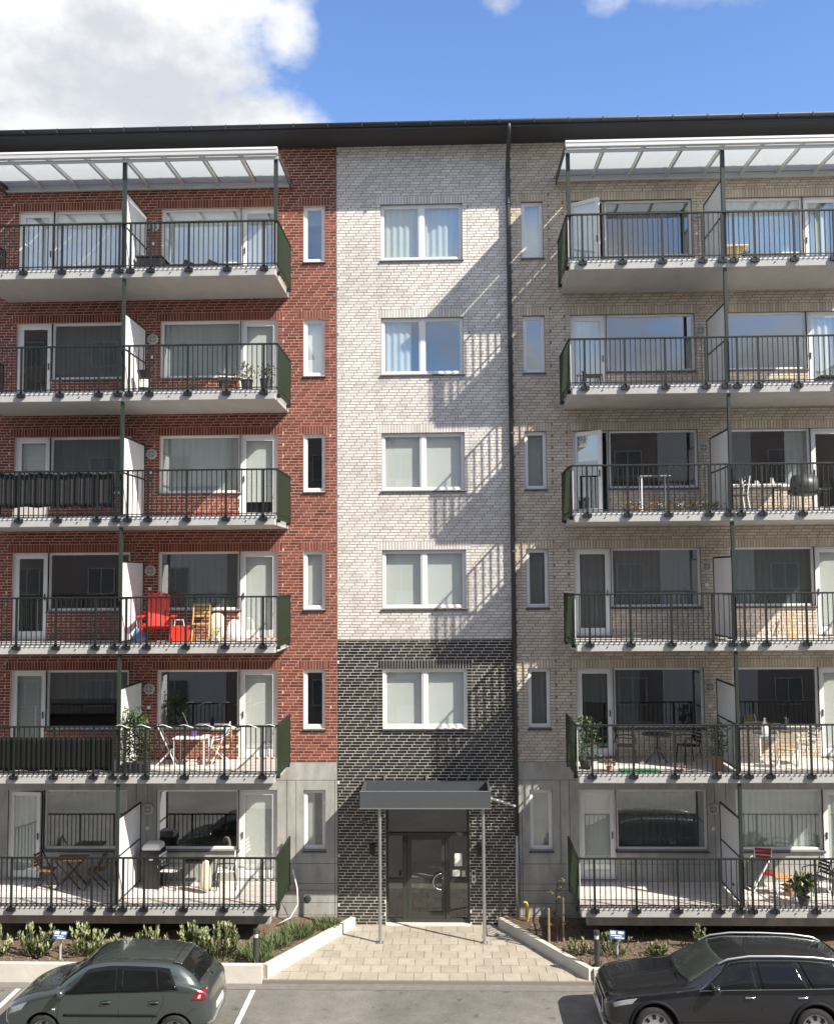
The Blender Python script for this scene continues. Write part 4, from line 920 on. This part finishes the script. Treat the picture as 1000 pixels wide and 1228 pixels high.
# sapling and its stakes
t = thing('young_tree', 'slender young tree with few leaves tied between two stakes', 'tree', (2.72, -1.68, ZB))
tr = MB(); tr.tube([(0, 0, 0), (.03, .01, .5), (-.02, 0, .95), (.05, .02, 1.45)], [.014, .012, .009, .004], 6); fo = MB()
for i in range(16):
    z = random.uniform(.25, 1.4); a = random.uniform(0, 6.28); e = Vector((.22*math.cos(a), .22*math.sin(a), z+.12)); tr.tube([(0, 0, z), e*1.0], [.005, .002], 4)
    for k in range(7): leaf(fo, Vector((0, 0, z)).lerp(e, random.uniform(.5, 1.05)), rdir(-.4, .8), random.uniform(.05, .09), .045)
tr.build('trunk', 'bark', t, world=False); q = fo.build('crown', 'leaf_dry', t, world=False); q['kind'] = 'stuff'
for x, y, h, lb in ((2.53, -1.72, .78, 'shorter brown wooden tree stake near the yellow hose'), (2.87, -1.66, 1.0, 'taller brown wooden tree stake near the balcony end')):
    tag(MB().lathe([(.028, -.1), (.026, h-.03), (.018, h)], 10, M=Matrix.Translation((x, y, ZB))).build('tree_stake', 'stake_wood', smooth=False), lb, 'stake', 'tree stakes')
# bollards
for x, y, lb in ((-3.96, -3.16, 'dark bollard lamp beside grass tufts at corner of kerb wall'), (3.42, -3.16, 'dark bollard lamp in front of shrub at estate car nose')):
    t = thing('bollard_light', lb, 'bollard', (x, y, ZB), 0, 'bollard lamps flanking the entrance')
    MB().lathe([(.062, -.05), (.062, .60)], 18).build('post', 'bollard_grey', t, world=False); MB().lathe([(.048, .60), (.048, .685)], 18).build('lens', 'lamp_clear', t, world=False); MB().lathe([(.062, .685), (.064, .70), (.062, .765), (.03, .775)], 18).build('cap', 'bollard_grey', t, world=False)
# small signs
for x, y, lb in ((-8.42, -2.78, 'small blue and white sign on a stake between the laurels'), (3.95, -2.62, 'small blue and white sign on a stake in the right bed')):
    t = thing('bed_sign', lb, 'sign', (x, y, ZB), R(random.choice((-14, 10))), 'small signs in the beds')
    MB().box(-.018, .018, -.01, .01, -.05, .45).build('stake', 'sign_white', t, world=False)
    M = Matrix.Translation((0, -.02, .50)) @ Matrix.Rotation(R(-35), 4, 'X')
    pl = MB().box(-.165, .165, -.006, .006, -.095, .095, M=M).build('plate', 'sign_blue', t, world=False)
    pm = MB().box(-.15, -.03, -.0075, -.0062, .01, .075, M=M).box(.02, .14, -.0075, -.0062, .02, .075, M=M).box(-.14, .10, -.0075, -.0062, -.03, -.008, M=M).box(-.05, .15, -.0075, -.0062, -.075, -.05, M=M); pm.build('pictogram', 'sign_white', pl, world=False)
# light well grate
t = thing('light_well_grate', 'galvanised steel grate on a concrete light well below balcony', 'grate', (-4.18, -.85, ZB-.05))
MB().box(-.42, .42, -.58, .55, -.1, .02).build('kerb', 'planter_concrete', t, world=False)
for i in range(15): MB().box(-.345+i*.048, -.325+i*.048, -.50, .48, .022, .048).build('bar', 'grate', t, world=False)
for y in (-.5, 0, .47): MB().box(-.36, .36, y-.01, y+.01, .020, .044).build('cross_bar', 'grate', t, world=False)
# hoses
tag(MB().tube([(-3.62, -.22, .35), (-3.58, -.25, .2), (-3.50, -.3, -.1), (-3.47, -.4, -.45), (-3.62, -.6, -.70), (-3.9, -.75, -.80)], .018, 8).build('garden_hose', 'hose_white', smooth=True), 'white hose hanging from the balcony corner to the grate', 'hose')
tag(MB().tube([(-3.82, -.6, -.35), (-3.75, -.5, -.55), (-3.68, -.5, -.72), (-3.6, -.55, -.82)], .014, 8).build('drain_hose', 'canopy_metal', smooth=True), 'grey hose below the balcony corner by the grate', 'hose')
hz = thing('hose_coil', 'coiled yellow hose leaning on the wall below the downpipe', 'hose', (2.06, -.32, ZB))
for i in range(2): MB().tube([(.02+.075*math.cos(a)+i*.02, -.05*math.sin(a)-.02*i, .22+.27*math.sin(a)) for a in np.linspace(-1.2, 2.0, 16)], .02, 8).build('coil', 'hose_yellow', hz, world=False, smooth=True)

# ------------------------------------------------------------------ things on the balconies
def chair(x, y, z, rz, label, fm='black_plastic', sm_='black_plastic', back=True, group=None, fold=False, arms=False, h=.86):
    t = thing('balcony_chair', label, 'chair', (x, y, z), rz, group)
    MB().box(-.21, .21, -.20, .20, .43, .455).build('seat', sm_, t, world=False, bevel=.01)
    if fold:
        for s in (-1, 1):
            MB().bar((s*.2, -.24, 0), (s*.2, .22, h), .025).build('leg', fm, t, world=False); MB().bar((s*.18, .26, 0), (s*.18, -.18, .45), .025).build('leg', fm, t, world=False)
    else:
        for sx in (-1, 1):
            MB().bar((sx*.22, -.22, 0), (sx*.19, -.18, .44), .025).build('leg', fm, t, world=False); MB().tube([(sx*.22, .25, 0), (sx*.19, .19, .44), (sx*.19, .26, h)], .013, 6).build('leg', fm, t, world=False)
    m = MB()
    for i in range(4): m.bar((-.19, .20+.012*i+.02, h-.05-.09*i), (.19, .20+.012*i+.02, h-.05-.09*i), .02, .055)
    m.build('backrest', sm_, t, world=False)
    if arms:
        for s in (-1, 1): MB().tube([(s*.24, .22, h-.22), (s*.25, 0, .66), (s*.24, -.2, .64), (s*.22, -.22, .44)], .014, 6).build('armrest', fm, t, world=False)
    return t
def round_table(x, y, z, label, r=.33, h=.72, tm='black_plastic', fm='black_plastic'):
    t = thing('bistro_table', label, 'table', (x, y, z)); MB().lathe([(r, h-.02), (r, h)], 28).build('table_top', tm, t, world=False)
    MB().lathe([(.02, .25), (.02, h-.02)], 10).build('stem', fm, t, world=False)
    for i in range(3):
        a = 2.1*i+.5; MB().tube([(.02*math.cos(a), .02*math.sin(a), .42), (.10*math.cos(a), .1*math.sin(a), .25), (.30*math.cos(a), .30*math.sin(a), .01)], .013, 6).build('leg', fm, t, world=False)
    return t
def rect_table(x, y, z, label, w_=.9, d_=.55, h=.72, tm='white_plastic', fm='white_plastic', rz=0, cross=False):
    t = thing('balcony_table', label, 'table', (x, y, z), rz); MB().box(-w_/2, w_/2, -d_/2, d_/2, h-.03, h).build('table_top', tm, t, world=False, bevel=.006)
    for sx in (-1, 1):
        for sy in (-1, 1):
            a = (sx*(w_/2-.04), sy*(d_/2-.04), 0); b = (-a[0] if cross else a[0], a[1], h-.03); MB().bar(a, b, .03).build('leg', fm, t, world=False)
    return t
def pot(x, y, z, label, r=.13, h=.30, pm='pot_grey', ph=.35, pr=.2, lm='leaf_green', n=130, ll=.09, flowers=None, up_=.2):
    t = thing('potted_plant', label, 'plant', (x, y, z)); MB().lathe([(r*.72, 0), (r, h), (r*1.04, h), (r*1.04, h-.03)], 18).build('pot', pm, t, world=False)
    g_ = MB(); f_ = MB()
    for i in range(n):
        p = Vector((random.gauss(0, pr*.45), random.gauss(0, pr*.45), h+ph*random.random())); leaf(g_, p, rdir(-.3, 1)+Vector((p.x, p.y, up_)), ll*random.uniform(.6, 1.2), ll*.45)
        if flowers and random.random() < .35: leaf(f_, p+Vector((0, -.03, .03)), rdir(0, 1), .05, .05)
    q_ = g_.build('foliage', lm, t, world=False); q_['kind'] = 'stuff'
    if flowers: q_ = f_.build('flowers', flowers, t, world=False); q_['kind'] = 'stuff'
    return t
def lump(name, x, y, z, sx, sy, sz, m, label, cat, parts=None, rz=0):
    mb = MB(); n = 5
    t = thing(name, label, cat, (x, y, z), rz)
    P = [(sx*a/2*(1-.25*k), sy*b/2*(1-.25*k), sz*[0, .7, 1][k]+random.uniform(-.02, .02)) for k in range(3) for a, b in ((-1, -1), (0, -1.1), (1, -1), (1.1, 0), (1, 1), (0, 1.1), (-1, 1), (-1.1, 0))]
    mb.add(P, [(k*8+i, k*8+(i+1) % 8, (k+1)*8+(i+1) % 8, (k+1)*8+i) for k in range(2) for i in range(8)]+[tuple(range(16, 24)), tuple(range(7, -1, -1))])
    mb.build('bag' if cat == 'bag' else 'cover', m, t, world=False, smooth=True, sub=2); return t
# top floor
Z = 15.0
t = thing('storage_box', 'black cushion box beside the dividing screen under terrace roof', 'box', (-7.05, -1.0, Z)); MB().box(-.32, .32, -.3, .3, .02, .52).build('body', 'black_plastic', t, world=False, bevel=.02); MB().box(-.34, .34, -.32, .32, .52, .57).build('lid', 'black_plastic', t, world=False, bevel=.015)
for i, (x, lb) in enumerate(((-6.35, 'low black lounge chair next to the black cushion box'), (-5.75, 'low black lounge chair further from the cushion box'))):
    t = thing('lounge_chair', lb, 'chair', (x, -1.2, Z), 0, 'black loungers on the top balcony'); MB().box(-.3, .3, -.3, .25, .16, .24).build('seat', 'black_plastic', t, world=False, bevel=.02); MB().bar((.22, .2, .2), (.34, .26, .45), .5, .04, (0, 1, 0)).build('backrest', 'black_plastic', t, world=False)
    for sx in (-1, 1):
        for sy in (-1, 1): MB().box(sx*.27-.015, sx*.27+.015, sy*.24-.015, sy*.24+.015, 0, .16).build('leg', 'black_plastic', t, world=False)
t = thing('wicker_stool', 'pale wicker stool with flared top beside the screen on the top right balcony', 'stool', (7.35, -1.3, Z)); MB().lathe([(.12, 0), (.10, .2), (.20, .47)], 16).build('base', 'wood_light', t, world=False); MB().box(-.28, .28, -.2, .2, .47, .51).build('seat', 'cream_fabric', t, world=False, bevel=.01)
pot(7.42, -1.75, Z, 'small dark plant beside the wicker stool', .07, .12, 'pot_grey', .15, .1, 'leaf_green', 40, .06)
# fifth floor
Z = 12.0
t = thing('plant_stand', 'tiered black and white planter stand against the white screen', 'stand', (-7.12, -1.3, Z)); 
for zz, r1, r2, m_ in ((.02, .12, .15, 'black_plastic'), (.24, .15, .12, 'white_plastic'), (.46, .12, .20, 'black_plastic')): MB().lathe([(r1, zz), (r2, zz+.2)], 16).build('tier', m_, t, world=False)
lump('cushion_heap', -6.45, -1.0, Z, .9, .4, .2, 'dark_grey_fabric', 'dark heap of cushions behind the railing below the sheer curtain', 'cushions')
chair(-5.15, -.9, Z, R(20), 'dark folding chair leaning low beside grey flower pots', 'black_plastic', 'dark_grey_fabric', fold=True, h=.72)
pot(-6.05, -.7, Z, 'small dark plant on the fifth balcony window side', .06, .4, 'black_plastic', .22, .1, 'leaf_green', 50, .07)
pot(-4.55, -1.5, Z, 'pale flowering plant in tall grey pot beside the balcony door', .15, .36, 'pot_grey', .34, .2, 'leaf_laurel', 90, .09, 'flower_white'); pot(-4.08, -1.5, Z, 'pink flowering plant in tall grey pot at the balcony corner', .15, .38, 'pot_grey', .32, .22, 'leaf_green', 90, .09, 'flower_pink')
chair(3.9, -1.0, Z, R(90), 'dark low chair behind railing by the sky mirroring door', h=.62); rect_table(6.95+1.3, -1.1, Z, 'low dark folded table behind railing right of the screen', .75, .4, .24, 'black_plastic', 'black_plastic')
t = thing('sun_lounger', 'dark sun lounger with raised back at the beige bay far end', 'lounger', (9.75, -1.2, Z)); MB().bar((-.5, 0, .28), (.2, 0, .28), .5, .04).build('seat', 'dark_grey_fabric', t, world=False); MB().bar((.2, 0, .28), (.75, 0, .62), .5, .04).build('backrest', 'dark_grey_fabric', t, world=False)
for x in (-.45, .15): MB().box(x-.02, x+.02, -.22, .22, 0, .27).build('leg', 'black_plastic', t, world=False)
# fourth floor
Z = 9.0
def railing_cover(x0, x1, z0, z1, per, label, m='dark_grey_fabric', amp=.022):
    n = int((x1-x0)/.02); P = [[(x0+(x1-x0)*i/n, FY+.055+amp*abs(math.sin(math.pi*(x0+(x1-x0)*i/n)/per))+.01*math.sin(i*.13), z+(.015*math.sin(i*.21) if j == 0 else 0)) for i in range(n+1)] for j, z in enumerate(np.linspace(z0, z1, 8))]
    return tag(MB().grid(P).build('railing_cover', m, smooth=True, solid=.006), label, 'cover')
railing_cover(-11.1, -7.62, Z+.27, Z+1.095, .235, 'black quilted fabric cover tied inside a red bay railing')
t = thing('leaning_board', 'pale board standing low behind the quilted railing cover', 'board', (-10.0, -1.2, Z)); MB().box(-.40, .40, -.02, .02, 0, .36, M=Matrix.Rotation(R(-12), 4, 'X')).build('panel', 'slab_concrete', t, world=False)
rect_table(5.35, -.75, Z, 'light table with green top standing before the window by open door', .72, .45, .98, 'glass_table', 'white_plastic')
for i in range(9): pot(4.55+i*.26, -1.55, Z, ['first', 'second', 'third', 'fourth', 'fifth', 'sixth', 'seventh', 'eighth', 'ninth'][i]+' small flower pot from the open balcony door in deck row', .085, .12, 'terracotta' if i % 3 else 'pot_grey', .12, .13, 'leaf_dry' if i < 6 else 'leaf_green', 45, .06, 'flower_warm' if i % 2 == 0 else 'flower_white')['group'] = 'row of small autumn flower pots'
rect_table(7.75, -.7, Z, 'long dark table with mugs beside the barbecue', 1.3, .6, .74, 'white_plastic', 'black_plastic')
for i, x in enumerate((7.45, 7.82, 8.2)):
    t = thing('mug', ['pale mug on table end by the screen', 'small low cup at the middle of table with mugs', 'pale mug on table end near the barbecue'][i], 'mug', (x, -.85, Z+.74), 0, 'mugs on the balcony table'); MB().lathe([(.036, 0), (.04, .16 if i != 1 else .09), (.033, .155 if i != 1 else .085), (.03, .02)], 14).build('cup', 'mug', t, world=False); MB().tube([(.035, 0, .03), (.07, 0, .05), (.035, 0, .09)], .007, 6).build('handle', 'mug', t, world=False)
t = thing('barbecue_grill', 'rounded dark barbecue on legs beside the table with mugs', 'barbecue', (8.95, -.9, Z)); MB().lathe([(.10, -.3), (.25, -.26), (.28, 0), (.25, .26), (.10, .3)], 20, M=Matrix.Translation((0, 0, .70)) @ Matrix.Rotation(R(90), 4, 'Y')).build('lid', 'grey_metal', t, world=False, smooth=True); MB().box(-.33, .33, -.22, .22, .48, .62).build('fire_box', 'black_plastic', t, world=False, bevel=.03)
for sx in (-1, 1):
    for sy in (-1, 1): MB().bar((sx*.28, sy*.2, 0), (sx*.26, sy*.17, .5), .03).build('leg', 'black_plastic', t, world=False)
MB().box(.34, .6, -.2, .2, .60, .63).build('side_shelf', 'black_plastic', t, world=False)
chair(7.25, -1.2, Z, R(-90), 'light framed chair pushed in at the table with mugs', 'white_plastic', 'dark_grey_fabric', h=.9)
# third floor
Z = 6.0
t = thing('deck_chair', 'bright red slatted wooden garden armchair behind the railing', 'chair', (-6.83, -1.0, Z), R(12)); t.scale = (1.15, 1.15, 1.14)
for i in range(5): MB().bar((-.17+i*.085, .12, .28), (-.20+i*.10, .34, 1.08-.03*abs(i-2)), .078, .02, (0, 1, 0)).build('back_slat', 'red_paint', t, world=False)
for i in range(5): MB().box(-.28, .28, -.42+i*.1, -.335+i*.1, .36-i*.022, .38-i*.022).build('seat_slat', 'red_paint', t, world=False)
for s in (-1, 1): MB().box(s*.34-.06, s*.34+.06, -.48, .24, .55, .575).build('armrest', 'red_paint', t, world=False); MB().box(s*.31-.02, s*.31+.02, -.45, -.37, 0, .55).build('leg', 'red_paint', t, world=False); MB().bar((s*.29, -.4, .34), (s*.29, .5, .03), .025, .1).build('leg', 'red_paint', t, world=False)
lump('beach_bag', -7.22, -1.15, Z, .36, .3, .36, 'blue_fabric', 'blue bag on the deck beside the red armchair', 'bag')
t = thing('folding_stool', 'small red folding chair leaning at the white screen', 'chair', (-7.12, -.65, Z), R(35)); MB().bar((-.15, 0, 0), (.15, 0, .75), .03).build('leg', 'red_paint', t, world=False); MB().bar((.15, 0, 0), (-.15, 0, .75), .03).build('leg', 'red_paint', t, world=False); MB().box(-.2, .2, -.16, .16, .42, .45).build('seat', 'red_paint', t, world=False); MB().box(-.2, .2, .1, .13, .55, .75).build('backrest', 'red_paint', t, world=False)
t = thing('toy_crate', 'low red crate between the red armchair and wooden chair', 'crate', (-6.25, -.95, Z)); MB().box(-.26, .26, -.2, .2, .02, .40).build('body', 'red_paint', t, world=False, bevel=.02); MB().tube([(-.12, -.21, .40), (-.1, -.22, .55), (.1, -.22, .55), (.12, -.21, .40)], .012, 6).build('handle', 'white_plastic', t, world=False)
chair(-5.75, -1.0, Z, R(8), 'light wooden folding chair beside the white bags', 'wood_light', 'wood_light', fold=True, h=.95)
lump('textile_bag', -5.42, -.75, Z, .5, .4, .72, 'cream_fabric', 'cream textile heap behind the wooden folding chair', 'bag'); lump('shopping_bag', -5.0, -.7, Z, .42, .35, .55, 'white_plastic', 'white bag between the wooden chair and balcony door', 'bag')
pot(-5.28, -1.35, Z, 'small yellow green plant in front of the cream textiles', .09, .14, 'white_plastic', .22, .16, 'leaf_pale', 60, .07)
pot(4.65, -1.3, Z, 'tiny dark plant alone on an otherwise bare beige bay balcony', .05, .05, 'pot_grey', .1, .14, 'leaf_green', 30, .07)
t = thing('broom', 'pale wooden pole standing before the brick below the window', 'pole', (8.75, -.35, Z)); MB().bar((0, 0, .08), (.02, .2, .62), .05, .02).build('pole', 'wood_light', t, world=False); MB().box(-.1, .1, -.03, .03, 0, .08).build('head', 'wood_light', t, world=False)
# second floor
Z = 3.0
railing_cover(-11.1, -7.58, Z+.10, Z+.86, .6, 'plain black fabric screen inside a red bay railing', 'black_plastic', .012)
t = thing('climbing_plant', 'tall leafy plant climbing the railing at the white screen', 'plant', (-7.1, -1.72, Z)); MB().box(-.32, .32, -.12, .12, 0, .22).build('trough', 'pot_grey', t, world=False, bevel=.01); g_ = MB()
for i in range(1000):
    z_ = .2+1.15*random.random()**.9; leaf(g_, (random.uniform(-.30, .32)*(1 if z_ < 1.0 else .7), random.uniform(-.14, .1), z_), rdir(-.3, 1), .09*random.uniform(.6, 1.2), .045)
for i in range(160): leaf(g_, (random.gauss(-.1, .14), random.uniform(-.05, .2), 1.1+.42*random.random()), rdir(-.3, 1), .08, .035)
q = g_.build('foliage', 'leaf_green', t, world=False); q['kind'] = 'stuff'
rect_table(-6.0, -.85, Z, 'white metal garden table with a purple pot on it', .80, .6, .70, 'white_plastic', 'white_plastic')
pot(-5.95, -.85, Z+.70, 'purple flower pot on the white garden table', .07, .14, 'purple', .06, .06, 'leaf_green', 20, .05)
chair(-6.62, -.8, Z, R(100), 'dark folding chair with pale frame left of white garden table', 'white_plastic', 'dark_grey_fabric', fold=True, h=1.0); chair(-5.30, -.8, Z, R(-80), 'folding chair with tan cloth right of white garden table', 'white_plastic', 'tan_fabric', fold=True, h=1.02, arms=True)
m = MB(); n = 420; m.tube([(-7.5+3.75*i/n, FY+.036*math.cos(i*2*math.pi/56), Z+1.118+.030*math.sin(i*2*math.pi/56)) for i in range(n+1)], .012, 6)
tag(m.build('ribbon_garland', 'white_plastic', smooth=True), 'white ribbon garland wound around a balcony handrail', 'garland')
pot(3.5, -1.3, Z, 'tall dark leafy plant inside the left end of beige bay railing', .16, .22, 'pot_grey', .95, .34, 'leaf_green', 330, .10)
pot(4.0, -1.6, Z, 'small reddish plant in the corner by the tall dark plant', .07, .1, 'terracotta', .14, .12, 'leaf_dry', 45, .07, 'flower_warm')
round_table(5.3, -.75, Z, 'round black bistro table on thin curved legs', .36, .72); chair(4.55, -.7, Z, R(75), 'black bistro chair left of round black table', arms=True); chair(6.05, -.7, Z, R(-75), 'black bistro chair between round black table and tall vine', arms=True)
tag(MB().box(4.25, 5.15, -1.9, -1.45, Z+.002, Z+.03).build('turf_mat', 'green_turf', bevel=.01), 'green artificial turf mat on the deck', 'mat')
pot(6.55, -1.5, Z, 'tall vine in a pale pot against the dividing screen', .13, .34, 'terracotta', .78, .20, 'leaf_laurel', 260, .10)
pot(5.6, -1.75, Z, 'low red leaved plant beside the green mat', .08, .06, 'pot_grey', .1, .18, 'flower_pink', 40, .06)
rect_table(8.1, -.8, Z, 'glass topped table with a bottle on it', .95, .6, .72, 'glass_table', 'white_plastic'); 
t = thing('glass_bottle', 'clear bottle standing on the glass topped table', 'bottle', (7.85, -.85, Z+.72)); MB().lathe([(.07, 0), (.08, .02), (.08, .2), (.03, .30), (.022, .36)], 16).build('body', 'mug', t, world=False, smooth=True); MB().lathe([(.026, .36), (.026, .39)], 12).build('cap', 'white_plastic', t, world=False)
chair(8.75, -.85, Z, R(-80), 'pale metal chair right of glass topped table', 'white_plastic', 'slab_concrete', arms=True); chair(8.2, -1.25, Z, R(170), 'pale chair with tan seat in front of glass topped table', 'white_plastic', 'tan_fabric', fold=True)
# first floor
Z = 0.0
t = rect_table(-9.05, -.55, Z, 'wooden folding table with crossed legs before the first floor window', .72, .5, .72, 'wood_brown', 'black_plastic', cross=True)
chair(-9.65, -.6, Z, R(85), 'brown wooden folding chair by the open balcony door', 'black_plastic', 'wood_brown', fold=True); chair(-8.4, -.6, Z, R(-85), 'brown wooden folding chair by the dividing screen', 'black_plastic', 'wood_brown', fold=True)
t = thing('waste_bin', 'tall black bin with pale lid below a round lamp', 'bin', (-7.02, -.5, Z)); MB().add([(-.2, -.2, 0), (.2, -.2, 0), (.2, .2, 0), (-.2, .2, 0), (-.24, -.24, .92), (.24, -.24, .92), (.24, .24, .92), (-.24, .24, .92)], [(0, 1, 5, 4), (1, 2, 6, 5), (2, 3, 7, 6), (3, 0, 4, 7), (3, 2, 1, 0)]).build('body', 'black_plastic', t, world=False); MB().lathe([(.31, .92), (.32, .98), (.27, 1.06), (.20, 1.08)], 4, M=Matrix.Diagonal((1, 1, 1, 1)) @ Matrix.Rotation(R(45), 4, 'Z')).build('lid', 'white_plastic', t, world=False, bevel=.02); MB().box(-.06, .06, -.255, -.235, .70, .73).build('label_plate', 'white_plastic', t, world=False)
rect_table(-5.85, -.6, Z, 'low dark slatted table between two rattan chairs', .7, .5, .68, 'black_plastic', 'black_plastic')
chair(-6.55, -.6, Z, R(80), 'black chair with white cushion near the tall bin', 'black_plastic', 'white_plastic', arms=True); chair(-5.2, -.6, Z, R(-80), 'black chair with white cushion near the pale balcony door', 'black_plastic', 'white_plastic', arms=True)
lump('garden_blanket', -5.6, -1.0, Z, .3, .25, .8, 'cream_fabric', 'cream blanket heap between table and chair on first balcony', 'blanket')
chair(7.75, -.75, Z, R(-15), 'chair with dark red padded back and orange seat', 'white_plastic', 'red_fabric', arms=True, h=.98); rect_table(8.1, -1.0, Z, 'small orange topped side table by the red chair', .4, .35, .45, 'orange_paint', 'white_plastic')
t = thing('deck_chair', 'grey sling chair tilted against the dividing screen', 'chair', (7.25, -1.3, Z), R(-60)); MB().bar((0, -.3, .3), (0, .35, .85), .5, .02).build('sling', 'dark_grey_fabric', t, world=False)
for s in (-1, 1): MB().bar((s*.26, -.4, .02), (s*.26, .38, .88), .025).build('leg', 'white_plastic', t, world=False); MB().bar((s*.26, .3, .0), (s*.26, -.35, .4), .025).build('leg', 'white_plastic', t, world=False)
pot(8.35, -1.7, Z, 'large leaved plant drooping over the deck at the railing', .14, .18, 'pot_grey', .34, .3, 'leaf_laurel', 46, .34, None, .5); pot(8.25, -1.05, Z, 'terracotta pot with bare stems beside the orange table', .12, .3, 'terracotta', .2, .1, 'leaf_dry', 14, .08)
chair(8.85, -1.15, Z, R(-70), 'black armchair beside the large leaved plant', 'black_plastic', 'dark_grey_fabric', arms=True); chair(9.5, -.9, Z, R(-100), 'black armchair at the open dark balcony door', 'black_plastic', 'dark_grey_fabric', arms=True)
